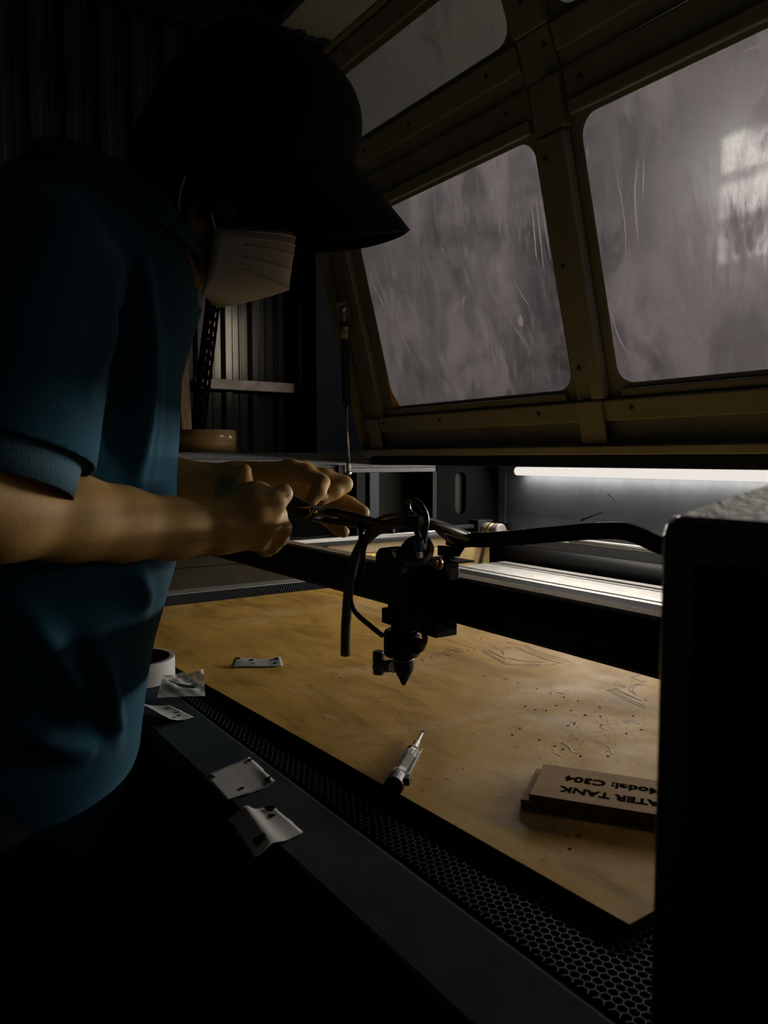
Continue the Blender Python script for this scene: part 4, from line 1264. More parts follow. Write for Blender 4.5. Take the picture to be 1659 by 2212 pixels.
cp_ = [np.array(vs[j * 25 + i]) - FW * .0006 for i, j in ((3, 12), (6, 11), (9, 9), (13, 8), (17, 8), (20, 9))]
cq_ = [np.array(vs[j * 25 + i]) - FW * .0006 for i, j in ((4, 11), (7, 9), (11, 6), (14, 5), (19, 5), (21, 7))]
obj('white_residue', MB().rings([[a, b] for a, b in zip(cp_, cq_)], cap=False, closed=False), M['mtape'], o, smooth=True)
# white tape roll at the far end of the ledge, partly behind the shirt
rc = at(318, 1497, z=ZR)
TR = thing('masking_tape_roll', 'white masking tape roll on the ledge beside the shirt hem', 'tape roll', (rc[0], rc[1], ZR))
TR.location = (-1.040, 0.296, ZR)
cc = np.array([-1.040, 0.296, ZR + .0005])
tp_ = obj('tape', MB().lathe(cc, (0, 0, 1), [(0.049, 0), (0.054, 0), (0.054, 0.030), (0.049, 0.030)], 56, close=True), M['mtape'], TR, smooth=False)
obj('core', MB().lathe(cc, (0, 0, 1), [(0.0465, 0.0), (0.0489, 0.0), (0.0489, 0.0303), (0.0465, 0.0303)], 56, close=True), M['darkcard'], TR, smooth=True, label='dark cardboard core')
for p in tp_.data.polygons:
    p.use_smooth = True
tp_.modifiers.new('bevel', 'BEVEL').width = .0006
tp_.modifiers['bevel'].harden_normals = True
# brown packing tape roll on the far frame beam
zc = 1.1448
PR = thing('packing_tape_roll', 'brown packing tape roll standing on the far frame beam', 'tape roll', (-1.875, 0.728, zc))
cc = np.array([-1.875, 0.728, zc])
obj('tape', MB().lathe(cc, (0, 0, 1), [(0.046, 0), (0.0755, 0), (0.0755, 0.056), (0.046, 0.056)], 64, close=True), M['tape'], PR, smooth=True)
for p in PR.children[0].data.polygons:
    p.use_smooth = abs(p.normal.z) < .5
obj('core', MB().lathe(cc, (0, 0, 1), [(0.0415, 0.0), (0.0459, 0.0), (0.0459, 0.0565), (0.0415, 0.0565)], 48, close=True), M['card'], PR, smooth=True)
# things behind: slotted post, timber offcut, blue panel
a, b = at(425, 985, x=-2.46), at(466, 640, x=-2.54)
d_ = (b - a) / np.linalg.norm(b - a)
a2, b2 = a - d_ * 1.15, b + d_ * .35
SP = thing('slotted_post', 'black perforated steel angle post leaning behind the machine', 'post', (a2[0], a2[1], 0))
sx = np.cross(d_, (1, 0, 0))
sx /= np.linalg.norm(sx)
Lp = np.linalg.norm(b2 - a2)
# each flange is a flat sheet with two rows of slots
nx_ = np.cross(sx, d_)
fb = MB()


def strip(p0, p1, k0, k1):
    fb.obox(a2 + d_ * (k0 + k1) / 2 - sx * (p0 + p1) / 2, d_ * (k1 - k0) / 2, sx * (p1 - p0) / 2, nx_ * .0015)


for p0, p1 in ((-.019, -.0095), (-.0050, .0070), (.0110, .019)):
    strip(p0, p1, 0, Lp)
k = 0.0
while k < Lp - .0345:
    strip(-.0095, -.0050, k, k + .0170)
    strip(.0070, .0110, k + (.006 if int(k / .0345) % 3 != 1 else 0), k + (.0215 if int(k / .0345) % 3 != 1 else .0345))
    k += .0345
for p0, p1 in ((-.0095, -.0050), (.0070, .0110)):
    strip(p0, p1, k, Lp)
obj('slotted_flange', fb, M['jet'], SP)
obj('side_flange', MB().obox((a2 + b2) / 2 + sx * -.0 - sx * .020 + nx_ * -.016, d_ * Lp / 2, sx * .0015, nx_ * .018), M['jet'], SP)
wa, wb_ = at(404, 985, x=-2.30), at(392, 760, x=-2.33)
dw = (wb_ - wa) / np.linalg.norm(wb_ - wa)
w0 = wa - dw * ((wa[2] - 0.0) / dw[2])
sy = np.array([0, 1.0, 0]) - dw * dw[1]
sy /= np.linalg.norm(sy)
sxx = np.cross(sy, dw)
wl = np.linalg.norm(wb_ - w0)
o = obj('timber_batten', MB().obox((w0 + wb_) / 2, dw * wl / 2, sy * .0165, sxx * .012), M['wood'], None, bevel=0.002)
tag(o, 'rough brown timber batten standing upright beyond the tape roll', 'timber')
q0, q1 = at(320, 700, x=-2.6), at(395, 700, x=-2.6)
o = obj('blue_panel', MB().box((-2.62, 0.55, 0), (-2.58, 0.88, 1.55)), M['blue'], None, bevel=0.004)
tag(o, 'dark blue upright panel behind the timber batten', 'panel')


# ------------------------------------------------------------------ the person
def smin(a, b, k):
    h = np.clip(0.5 + 0.5 * (b - a) / k, 0, 1)
    return b * (1 - h) + a * h - k * h * (1 - h)


class SDF:
    """signed-distance body: tapered capsules and ellipsoids blended into one continuous surface"""

    def __init__(s, lo, hi, vx):
        s.lo, s.vx = np.array(lo, float), vx
        s.n = np.ceil((np.array(hi) - s.lo) / vx).astype(int) + 1
        s.g = np.full(s.n, 1.0, np.float32)

    def _sub(s, lo, hi):
        a = np.clip(np.floor((np.array(lo) - s.lo) / s.vx).astype(int), 0, s.n - 1)
        b = np.clip(np.ceil((np.array(hi) - s.lo) / s.vx).astype(int) + 1, 1, s.n)
        ax = [s.lo[i] + s.vx * np.arange(a[i], b[i]) for i in range(3)]
        X, Y, Z = np.meshgrid(*ax, indexing='ij')
        return (slice(a[0], b[0]), slice(a[1], b[1]), slice(a[2], b[2])), X, Y, Z

    def _put(s, sl, d, k, sub):
        g = s.g[sl]
        if sub:
            s.g[sl] = -smin(-g, d, k)
        else:
            s.g[sl] = smin(g, d, k)

    def cap(s, a, b, ra, rb, k=0.01, sub=False):
        a, b = np.array(a, float), np.array(b, float)
        m = max(ra, rb) + k + 4 * s.vx
        sl, X, Y, Z = s._sub(np.minimum(a, b) - m, np.maximum(a, b) + m)
        ab = b - a
        L2 = float(ab @ ab) + 1e-12
        t = np.clip(((X - a[0]) * ab[0] + (Y - a[1]) * ab[1] + (Z - a[2]) * ab[2]) / L2, 0, 1)
        d = np.sqrt((X - a[0] - t * ab[0]) ** 2 + (Y - a[1] - t * ab[1]) ** 2 + (Z - a[2] - t * ab[2]) ** 2) - (ra + (rb - ra) * t)
        s._put(sl, d, k, sub)

    def chain(s, pts, rad, k=0.01):
        for i in range(len(pts) - 1):
            s.cap(pts[i], pts[i + 1], rad[i], rad[i + 1], k)

    def ell(s, c, axes, r, k=0.01, sub=False):
        c = np.array(c, float)
        A = [np.array(q, float) for q in axes]
        m = max(r) + k + 4 * s.vx
        sl, X, Y, Z = s._sub(c - m, c + m)
        X, Y, Z = X - c[0], Y - c[1], Z - c[2]
        u = [X * q[0] + Y * q[1] + Z * q[2] for q in A]
        k0 = np.sqrt(sum((u[i] / r[i]) ** 2 for i in range(3)))
        k1 = np.sqrt(sum((u[i] / r[i] ** 2) ** 2 for i in range(3))) + 1e-9
        s._put(sl, k0 * (k0 - 1) / k1, k, sub)

    def stack(s, tab, k=0.02):
        """tab rows: z, x centre, half width, y back, y front"""
        tab = np.array(sorted(tab))
        m = 0.03
        lo = (np.min(tab[:, 1] - tab[:, 2]) - m, tab[:, 3].min() - m, tab[0, 0] - m)
        hi = (np.max(tab[:, 1] + tab[:, 2]) + m, tab[:, 4].max() + m, tab[-1, 0] + m)
        sl, X, Y, Z = s._sub(lo, hi)
        f = [np.interp(Z[0, 0, :], tab[:, 0], tab[:, i]) for i in range(1, 5)]
        xc, a, yb, yf = [q[None, None, :] for q in f]
        yc, b = (yb + yf) / 2, (yf - yb) / 2
        e = (np.abs((X - xc) / a) ** 2.3 + np.abs((Y - yc) / b) ** 2.3) ** (1 / 2.3)
        d = (e - 1) * np.minimum(a, b) * 0.9
        d = np.maximum(d, np.maximum(tab[0, 0] - Z, Z - tab[-1, 0]))
        s._put(sl, d, k, False)

    def mesh(s):
        """surface nets"""
        g = s.g
        n = np.array(g.shape) - 1
        ins = g < 0
        c = np.zeros(n, np.uint8)
        for i in (0, 1):
            for j in (0, 1):
                for k in (0, 1):
                    c += ins[i:n[0] + i, j:n[1] + j, k:n[2] + k]
        act = np.argwhere((c > 0) & (c < 8))
        idx = -np.ones(n, np.int64)
        idx[tuple(act.T)] = np.arange(len(act))
        acc = np.zeros((len(act), 3))
        cnt = np.zeros(len(act))
        for ax in range(3):
            o = [q for q in range(3) if q != ax]
            for i in (0, 1):
                for j in (0, 1):
                    p0 = act.copy()
                    p0[:, o[0]] += i
                    p0[:, o[1]] += j
                    p1 = p0.copy()
                    p1[:, ax] += 1
                    a, b = g[tuple(p0.T)], g[tuple(p1.T)]
                    m = (a < 0) != (b < 0)
                    t = a[m] / (a[m] - b[m])
                    q = p0[m].astype(float)
                    q[:, ax] += t
                    acc[m] += q
                    cnt[m] += 1
        V = s.lo + s.vx * acc / cnt[:, None]
        faces = []
        for ax in range(3):
            o = [q for q in range(3) if q != ax]
            sl0 = [slice(None)] * 3
            sl1 = [slice(None)] * 3
            sl0[ax] = slice(0, g.shape[ax] - 1)
            sl1[ax] = slice(1, g.shape[ax])
            e = np.argwhere(ins[tuple(sl0)] != ins[tuple(sl1)])
            e = e[(e[:, o[0]] > 0) & (e[:, o[1]] > 0) & (e[:, o[0]] < n[o[0]]) & (e[:, o[1]] < n[o[1]])]
            flip = ins[tuple(e.T)]
            q = []
            for di, dj in ((-1, -1), (0, -1), (0, 0), (-1, 0)):
                p = e.copy()
                p[:, o[0]] += di
                p[:, o[1]] += dj
                q.append(idx[tuple(p.T)])
            q = np.stack(q, 1)
            if ax == 1:
                flip = ~flip
            q[~flip] = q[~flip][:, ::-1]
            faces.append(q)
        return V, np.concatenate(faces)


def relax(V, Fq, it=2, lam=0.5):
    n = len(V)
    for _ in range(it):
        S = np.zeros((n, 3))
        C = np.zeros(n)
        for a, b in ((0, 1), (1, 2), (2, 3), (3, 0)):
            np.add.at(S, Fq[:, a], V[Fq[:, b]])
            np.add.at(S, Fq[:, b], V[Fq[:, a]])
            np.add.at(C, Fq[:, a], 1)
            np.add.at(C, Fq[:, b], 1)
        V = V + lam * (S / np.maximum(C, 1)[:, None] - V)
    return V


def npobj(name, V, Fq, m, parent, label=None):
    loc = np.array(wloc(parent)) if parent else V.mean(0)
    me = bpy.data.meshes.new(name)
    me.vertices.add(len(V))
    me.vertices.foreach_set('co', (V - loc).astype(np.float32).ravel())
    me.loops.add(Fq.size)
    me.loops.foreach_set('vertex_index', Fq.astype(np.int32).ravel())
    me.polygons.add(len(Fq))
    me.polygons.foreach_set('loop_start', np.arange(0, Fq.size, Fq.shape[1], dtype=np.int32))
    me.polygons.foreach_set('use_smooth', np.ones(len(Fq), bool))
    me.update(calc_edges=True)
    me.validate()
    me.materials.append(m)
    o = bpy.data.objects.new(name, me)
    COL.objects.link(o)
    o.parent = parent
    o.location = Vector(loc) - (wloc(parent) if parent else Vector((0, 0, 0)))
    if label:
        o['label'] = label
    return o


PX = -0.865
PS = thing('person', 'person in a teal polo, black cap and white mask holding a plug in both hands', 'person', (PX, 0.10, 0.0))
# ---- head frame: r to the camera side, f forward, u up; head bowed and turned a little to the camera
pit, rol, yw = math.radians(25), math.radians(8), math.radians(23)
H0 = np.array([-0.825, 0.364, 1.450])
fh_ = np.array([math.sin(yw), math.cos(yw), 0])
hr0 = np.array([math.cos(yw), -math.sin(yw), 0])
hf = fh_ * math.cos(pit) - np.array([0, 0, math.sin(pit)])
hu0 = fh_ * math.sin(pit) + np.array([0, 0, math.cos(pit)])
hr = hr0 * math.cos(rol) - hu0 * math.sin(rol)
hu = hu0 * math.cos(rol) + hr0 * math.sin(rol)
HA = (hr, hf, hu)


def hd(a, b, c):
    return H0 + hr * a + hf * b + hu * c


parts = []
B = SDF((-0.93, 0.12, 1.24), (-0.66, 0.52, 1.64), 0.003)
B.ell(hd(0, -.012, .012), HA, (.072, .090, .098), .01)
B.ell(hd(0, .020, -.055), HA, (.050, .050, .068), .03)
B.ell(hd(0, .038, -.104), HA, (.024, .022, .018), .03)
B.cap(hd(0, .068, .010), hd(0, .068, -.030), .008, .011, .012)
B.cap(hd(.011, .062, -.036), hd(-.011, .062, -.036), .008, .008, .008)
B.cap(hd(.036, .064, .026), hd(-.036, .064, .026), .011, .011, .02)
for sg in (-1, 1):
    B.ell(hd(sg * .031, .080, .004), HA, (.016, .014, .011), .012, sub=True)
    B.ell(hd(sg * .078, -.012, -.012), HA, (.010, .019, .032), .008)
    B.ell(hd(sg * .086, -.008, -.010), HA, (.006, .011, .020), .006, sub=True)
B.cap(hd(.018, .064, -.070), hd(-.018, .064, -.070), .007, .007, .008)
B.cap(hd(.016, .060, -.082), hd(-.016, .060, -.082), .008, .008, .008)
B.cap((-0.850, 0.20, 1.30), hd(0, -.035, -.075), .066, .056, .03)
parts.append(B.mesh())
# ---- arms and hands, at a finer step
B = SDF((-1.09, -0.02, 0.96), (-0.56, 0.58, 1.22), 0.0021)
P = lambda u, v, d: at(u, v, d=d)
sh_r, sh_l = np.array([-0.690, 0.125, 1.295]), np.array([-1.035, 0.14, 1.30])
el_r, el_l = P(-115, 1062, .555), np.array([-1.045, 0.10, 1.105])
wr_r, wr_l = P(452, 1146, .765), P(485, 1044, .930)
B.chain([sh_r, el_r * .9 + sh_r * .1], [.047, .039], .02)
B.chain([el_r, P(-10, 1100, .595), P(150, 1118, .655), P(260, 1132, .70), P(370, 1142, .737), wr_r], [.038, .038, .0345, .031, .0265, .0225], .02)
B.chain([sh_l, el_l], [.046, .038], .02)
B.chain([el_l, el_l * .5 + wr_l * .5, el_l * .2 + wr_l * .8, wr_l], [.037, .033, .027, .024], .02)
# right hand: back of the hand to the camera, thumb along the top, fingers curled away
mi, mm, mr, mp = P(557, 1072, .790), P(574, 1100, .782), P(572, 1132, .785), P(556, 1163, .795)
for q, r in ((mi, .0135), (mm, .0135), (mr, .0130), (mp, .0120)):
    B.cap(wr_r * .75 + q * .25, q, .0185, r, .014)
B.cap(mi, mm, .0125, .0125, .008)
B.cap(mm, mr, .0125, .012, .008)
B.cap(mr, mp, .012, .0115, .008)
for q in (P(531, 1066, .785), P(559, 1069, .782)):
    B.ell(q, ((1, 0, 0), (0, 1, 0), (0, 0, 1)), (.011, .012, .010), .010)
fing_r = [([mi, P(598, 1112, .800), P(598, 1128, .826), P(572, 1128, .840)], (.0105, .0100, .0090, .0080)),
          ([mm, P(607, 1142, .805), P(600, 1156, .832), P(572, 1150, .845)], (.0110, .0108, .0095, .0083)),
          ([mr, P(601, 1160, .812), P(592, 1172, .836), P(562, 1164, .848)], (.0105, .0102, .0090, .0080)),
          ([mp, P(585, 1178, .815), P(575, 1186, .834), P(552, 1176, .842)], (.0098, .0092, .0082, .0072))]
for pts, rr in fing_r:
    B.chain(pts, rr, .0045)
th_r = [P(500, 1112, .778), P(556, 1098, .768), P(592, 1084, .775), P(611, 1067, .785)]
B.chain(th_r, (.0165, .0135, .0108, .0092), .008)
B.ell(P(613, 1066, .783), ((1, 0, 0), (0, 1, 0), (0, 0, 1)), (.0095, .0085, .0098), .004)
# left hand: behind, back upward, index and middle folded, ring stretched out, thumb upright
li, lm, lr_, lp = P(628, 1018, .922), P(655, 1024, .945), P(668, 1040, .970), P(662, 1062, .990)
for q, r in ((li, .0125), (lm, .0130), (lr_, .0125), (lp, .0115)):
    B.cap(wr_l * .8 + q * .2, q, .020, r, .014)
B.cap(li, lm, .0125, .0125, .01)
B.cap(lm, lr_, .0125, .012, .01)
B.cap(lr_, lp, .012, .0115, .01)
fing_l = [([li, P(660, 1023, .918), P(694, 1042, .915), P(688, 1062, .905), P(672, 1082, .900)], (.0120, .0112, .0098, .0088, .0078)),
          ([lm, P(700, 1031, .950), P(742, 1046, .955), P(722, 1062, .942), P(696, 1078, .932)], (.0122, .0112, .0108, .0094, .0080)),
          ([lr_, P(715, 1075, .972), P(752, 1092, .968), P(782, 1108, .960)], (.0120, .0125, .0115, .0098)),
          ([lp, P(706, 1118, .985), P(728, 1140, .978), P(742, 1149, .970)], (.0110, .0100, .0088, .0076))]
for pts, rr in fing_l:
    B.chain(pts, rr, .0045)
th_l = [P(498, 1070, .912), P(520, 1066, .885), P(526, 1042, .868), P(527, 1018, .862)]
B.chain(th_l, (.0150, .0120, .0095, .0086), .006)
V, Q = B.mesh()
parts.append((relax(V, Q, 1, .4), Q))
# ---- torso, hips and legs under the clothes
B = SDF((-1.06, -0.12, 0.04), (-0.64, 0.36, 1.36), 0.008)
B.stack([(0.80, PX, .125, -.01, .15), (0.95, PX, .125, .0, .19), (1.10, PX, .125, .02, .22), (1.24, PX, .13, .03, .24), (1.32, PX, .10, .07, .23)], .03)
for sg, yy in ((1, .02), (-1, .06)):
    B.chain([(PX + sg * .075, .080, .82), (PX + sg * .090, yy + .06, .47), (PX + sg * .10, yy, .07)], [.066, .050, .036], .03)
    B.cap((PX + sg * .10, yy, .055), (PX + sg * .11, yy + .15, .045), .032, .026, .02)
parts.append(B.mesh())
off, VV, QQ = 0, [], []
for V, Q in parts:
    VV.append(V)
    QQ.append(Q + off)
    off += len(V)
npobj('body', np.concatenate(VV), np.concatenate(QQ), M['skin'], PS)


def nail(c, n, t, w, l):
    n, t = n / np.linalg.norm(n), t / np.linalg.norm(t)
    b = np.cross(n, t)
    g = []
    for i in range(7):
        for j in range(7):
            x, y = i / 3 - 1, j / 3 - 1
            k = math.sqrt(max(0, 1 - .35 * x * x * y * y))
            g.append(c + t * l * x * k + b * w * y * k - n * (.0016 * y * y + .0006 * x * x))
    return obj('fingernail', MB().add(g, [(i * 7 + j, i * 7 + j + 1, i * 7 + j + 8, i * 7 + j + 7) for i in range(6) for j in range(6)]), M['nail'], PS, smooth=True)


tdir = th_r[3] - th_r[2]
nail(P(614, 1064, .7745), -FW + UP * .6, tdir, .0058, .0068)
nail(P(701, 1072, .9225), -FW + RT * .4, P(696, 1078, .932) - P(722, 1062, .942), .0046, .0058)
for sg in (-1, 1):
    c = hd(sg * .031, .059, .004)
    obj('eye', MB().lathe(c - hu * .011, hu, [(.0002, 0)] + [(.011 * math.sin(PI * k / 10), .011 - .011 * math.cos(PI * k / 10)) for k in range(1, 10)] + [(.0002, .022)], 20), M['eye'], PS, smooth=True)
# ---- hair: back and sides of the head, with loose tufts at the nape
B = SDF((-0.94, 0.12, 1.28), (-0.66, 0.50, 1.64), 0.0032)
B.ell(hd(0, -.012, .005), HA, (.086, .100, .100), .01)
B.ell(hd(0, -.058, -.035), HA, (.066, .042, .060), .03)
for sg in (-1, 1):
    B.ell(hd(sg * .070, -.020, -.020), HA, (.022, .050, .050), .02)
B.ell(hd(0, .115, -.065), HA, (.13, .085, .105), .01, sub=True)
r_ = np.random.default_rng(3)
for i in range(420):
    a = r_.uniform(-1.5, 1.5)
    c = r_.uniform(-.095, .03)
    base = hd(.080 * math.sin(a), -.012 - .095 * math.cos(a) * math.sqrt(max(.05, 1 - (c / .13) ** 2)), c)
    out = hr * math.sin(a) * .6 - hf * math.cos(a) - hu * r_.uniform(.5, 1.6)
    out /= np.linalg.norm(out)
    B.cap(base, base + out * r_.uniform(.006, .015), .0042, .0018, .004)
V, Q = B.mesh()
npobj('hair', V, Q, M['hairm'], PS, 'short black hair below the cap')
# ---- cap: crown, visor, button
CPR = (.091, .113, .131)
crown = []
N = 48
for i in range(0, 17):
    ph = (i / 16) * PI / 2
    ring = []
    for k in range(N):
        t = 2 * PI * k / N
        fr = .5 + .5 * math.cos(t)
        ta_ = min(t, 2 * PI - t) / math.radians(84)
        zlow = .056 - .090 * ta_ ** 1.8 if ta_ < 1 else -.034
        c = zlow + (.020 + CPR[2] - zlow) * math.sin(ph) ** .92
        rad = math.cos(ph) ** .62
        seam = 1 - .012 * max(0, math.cos(3 * t)) ** 12 * math.cos(ph)
        ring.append(hd(CPR[0] * math.sin(t) * rad * seam, -.004 + CPR[1] * math.cos(t) * rad * seam + .004 * fr, c))
    crown.append(ring)
CAPO = obj('cap', MB().rings(crown, cap=False), M['capm'], PS, smooth=True, label='black baseball cap')
m_ = CAPO.modifiers.new('thickness', 'SOLIDIFY')
m_.thickness = .0025
vis = []
for j in range(13):
    t = j / 12
    row = []
    for i in range(33):
        s_ = i / 16 - 1
        th = s_ * math.radians(84)
        a0, b0 = .092 * math.sin(th), .113 * math.cos(th) + .001
        c0 = .064 - .094 * abs(s_) ** 1.8
        reach = .085 * (1 - .80 * abs(s_) ** 5)
        row.append(hd(a0 * (1 - .12 * t), b0 + reach * t, c0 - .026 * t - .006 * t * t))
    vis.append(row)
vb = MB().rings(vis, cap=False, closed=False)
vo = obj('visor', vb, M['capm'], CAPO, smooth=True)
m_ = vo.modifiers.new('thickness', 'SOLIDIFY')
m_.thickness = .0040
m_.offset = 0
obj('cap_button', MB().lathe(hd(0, 0, .145), hu, [(0, 0), (.007, 0), (.0065, .003), (.003, .005), (0, .0052)], 16), M['capm'], CAPO, smooth=True)
# ---- three-fold face mask with ear loops
rows = []
prof = [(.083, -.034), (.088, -.046), (.092, -.060), (.101, -.090), (.087, -.104), (.071, -.118), (.054, -.132), (.038, -.143)]
sidep = [(.010, -.074), (.012, -.082), (.014, -.090), (.017, -.103), (.020, -.113), (.022, -.123), (.023, -.133), (.024, -.142)]
for j in range(len(prof)):
    row = []
    for i in range(41):
        s_ = i / 20 - 1
        w = 1 - abs(s_) ** 2.1
        peak = 1.0
        a = .070 * np.sign(s_) * abs(s_) ** .95
        b = sidep[j][0] + (prof[j][0] - sidep[j][0]) * w
        c = sidep[j][1] + (prof[j][1] - sidep[j][1]) * w
        em = .0007 * (math.sin(j * 3.0) if j < 4 else 0)
        row.append(hd(a, b + em, c))
    rows.append(row)
mo = obj('face_mask', MB().rings(rows, cap=False, closed=False), M['maskm'], PS, smooth=False, label='white folded face mask')
for p in mo.data.polygons:
    p.use_smooth = True
m_ = mo.modifiers.new('thickness', 'SOLIDIFY')
m_.thickness = .0016
m_.offset = 1
# pressed seams on the upper panel
for j, cc in ((0, .1), (0, .75), (1, .55), (2, .35), (3, .0)):
    pts = []
    for i in range(4, 37):
        a = np.array(rows[j][i]) * (1 - cc) + np.array(rows[min(j + 1, 7)][i]) * cc
        pts.append(a + hf * .0016 + hr * .0010 * np.sign(i - 20))
    obj('seam', MB().tube(pts, .0010, 6), M['maskm'], mo, smooth=True)
for sg in (-1, 1):
    up = [hd(sg * .070, .011, -.076), hd(sg * .080, -.008, -.050), hd(sg * .090, -.022, -.018), hd(sg * .089, -.034, -.014)]
    lo = [hd(sg * .070, .020, -.136), hd(sg * .078, -.012, -.100), hd(sg * .087, -.032, -.064), hd(sg * .089, -.034, -.014)]
    obj('ear_loop', MB().tube(smooth_curve(up, 8), .0013, 8), M['maskm'], mo, smooth=True)
    obj('ear_loop', MB().tube(smooth_curve(lo, 8), .0013, 8), M['maskm'], mo, smooth=True)

# ---- polo shirt
FRONT = [at(u, v, x=PX) for u, v in ((200, 1745), (205, 1700), (232, 1650), (275, 1560), (310, 1350), (335, 1262), (357, 1190), (360, 1000), (367, 830), (387, 760), (405, 695), (395, 620), (370, 540), (330, 460))]
SHT = []
for p_ in FRONT:
    zz = p_[2]
    SHT.append((zz, PX, float(np.interp(zz, (.75, .95, 1.1, 1.2, 1.28, 1.33, 1.38, 1.42), (.158, .152, .150, .155, .148, .125, .095, .07))), float(np.interp(zz, (.75, .95, 1.1, 1.2, 1.28, 1.33, 1.38, 1.42), (-.03, -.015, .0, .01, .035, .065, .10, .135))), p_[1]))
SHT.insert(0, (SHT[0][0] - .08, PX, .155, -.03, SHT[0][4] - .02))
B = SDF((-1.14, -0.10, 0.66), (-0.54, 0.40, 1.46), 0.0042)
B.stack(SHT, .02)
hem_dir = el_r - sh_r
hem_dir = hem_dir / np.linalg.norm(hem_dir)
s_end = P(-15, 975, .592)
B.chain([sh_r + np.array([0, 0, -.002]), sh_r * .4 + s_end * .6, s_end, s_end + (s_end - sh_r) * .3], [.058, .064, .066, .066], .035)
l_end = sh_l * .25 + el_l * .75
B.chain([sh_l, l_end, l_end + (l_end - sh_l) * .3], [.060, .066, .066], .035)
B.cap((-0.73, .125, 1.305), (-0.83, .175, 1.365), .055, .055, .04)
B.cap((-1.00, .14, 1.305), (-0.90, .175, 1.365), .055, .055, .04)
V, Q = B.mesh()
V = relax(V, Q, 2, .5)
# soft folds
x, y, z = V[:, 0], V[:, 1], V[:, 2]
nrm = np.zeros_like(V)
fn = np.cross(V[Q[:, 2]] - V[Q[:, 0]], V[Q[:, 3]] - V[Q[:, 1]])
for k in range(4):
    np.add.at(nrm, Q[:, k], fn)
nrm /= np.linalg.norm(nrm, axis=1)[:, None] + 1e-12


camd = V - CAM
dep = camd @ FW
pu, pv = CX + F * (camd @ RT) / dep, CY - F * (camd @ UP) / dep


def surf(u, v):
    """nearest point of the cloth on the line of sight through (u, v)"""
    m = (np.abs(pu - u) < 14) & (np.abs(pv - v) < 14)
    if not m.any():
        m = np.hypot(pu - u, pv - v) < 60
    k = np.where(m)[0]
    return V[k[np.argmin(dep[k])]]


def ridge(px, w, h):
    """a soft fold along a line on the cloth"""
    global disp
    pts = [surf(u, v) for u, v in px]
    best = np.full(len(V), 9.0)
    tt = np.zeros(len(V))
    n_ = len(pts) - 1
    for i_ in range(n_):
        p0, d = pts[i_], pts[i_ + 1] - pts[i_]
        t = np.clip(((V - p0) @ d) / (d @ d + 1e-12), 0, 1)
        q = np.linalg.norm(V - p0 - t[:, None] * d, axis=1)
        m = q < best
        best[m] = q[m]
        tt[m] = (i_ + t[m]) / n_
    disp += h * np.exp(-(best / w) ** 2) * np.clip(np.sin(PI * np.clip(tt, .04, .96)), 0, 1) ** .6


disp = np.zeros(len(V))
disp += .0025 * np.sin(31 * y + 9 * z + 3 * np.sin(11 * z)) * np.clip((1.2 - z) * 3, 0, 1)
disp += .0035 * np.sin(24 * z + 20 * y + 4 * x) * np.clip((0.98 - z) * 6, 0, 1)
ridge([(318, 560), (314, 800), (305, 1060)], .010, 0.0240)
ridge([(284, 600), (278, 760), (262, 960)], .012, -0.0240)
ridge([(350, 680), (340, 900), (338, 1040)], .012, 0.0090)
ridge([(252, 510), (240, 640), (205, 850)], .010, 0.0120)
ridge([(275, 540), (262, 640), (228, 760)], .010, 0.0120)
ridge([(60, 1330), (130, 1440), (250, 1570)], .013, 0.0210)
ridge([(215, 1400), (235, 1480), (258, 1600)], .011, 0.0150)
ridge([(165, 1400), (200, 1500), (235, 1600)], .012, -0.0150)
ridge([(10, 1570), (110, 1600), (225, 1625)], .014, 0.0180)
ridge([(10, 1500), (90, 1530), (180, 1580)], .014, -0.0150)
ridge([(20, 1400), (50, 1470), (120, 1560)], .014, 0.0150)
ridge([(300, 1240), (318, 1290), (322, 1330)], .012, 0.0120)
V = V + nrm * disp[:, None]
bm = bmesh.new()
loc = np.array(wloc(PS))
bv = [bm.verts.new(p) for p in V.tolist()]
for f in Q.tolist():
    bm.faces.new([bv[i] for i in f])


def trim(co, no, keep):
    """cut cleanly along a plane and drop the far side, only for geometry chosen by keep()"""
    geom = [f for f in bm.faces if keep(f.calc_center_median())]
    es = list({e for f in geom for e in f.edges})
    vs_ = list({v for f in geom for v in f.verts})
    bmesh.ops.bisect_plane(bm, geom=geom + es + vs_, plane_co=Vector(co), plane_no=Vector(no), clear_outer=False)
    dead = [f for f in bm.faces if keep(f.calc_center_median()) and (f.calc_center_median() - Vector(co)).dot(Vector(no)) > 0]
    bmesh.ops.delete(bm, geom=dead, context='FACES')


hem_n = Vector((0.0, 0.16, -1)).normalized()
trim(at(190, 1712, x=PX), hem_n, lambda c: c.z < .9)
na = Vector(tuple((s_end - sh_r) / np.linalg.norm(s_end - sh_r)))
nl = Vector(tuple((l_end - sh_l) / np.linalg.norm(l_end - sh_l)))
arm_r, arm_l = Vector(tuple(s_end)), Vector(tuple(l_end))


def near_axis(c, p, n, r):
    q = c - p
    t = q.dot(n)
    return (q - n * t).length < r and -.03 < t < .13


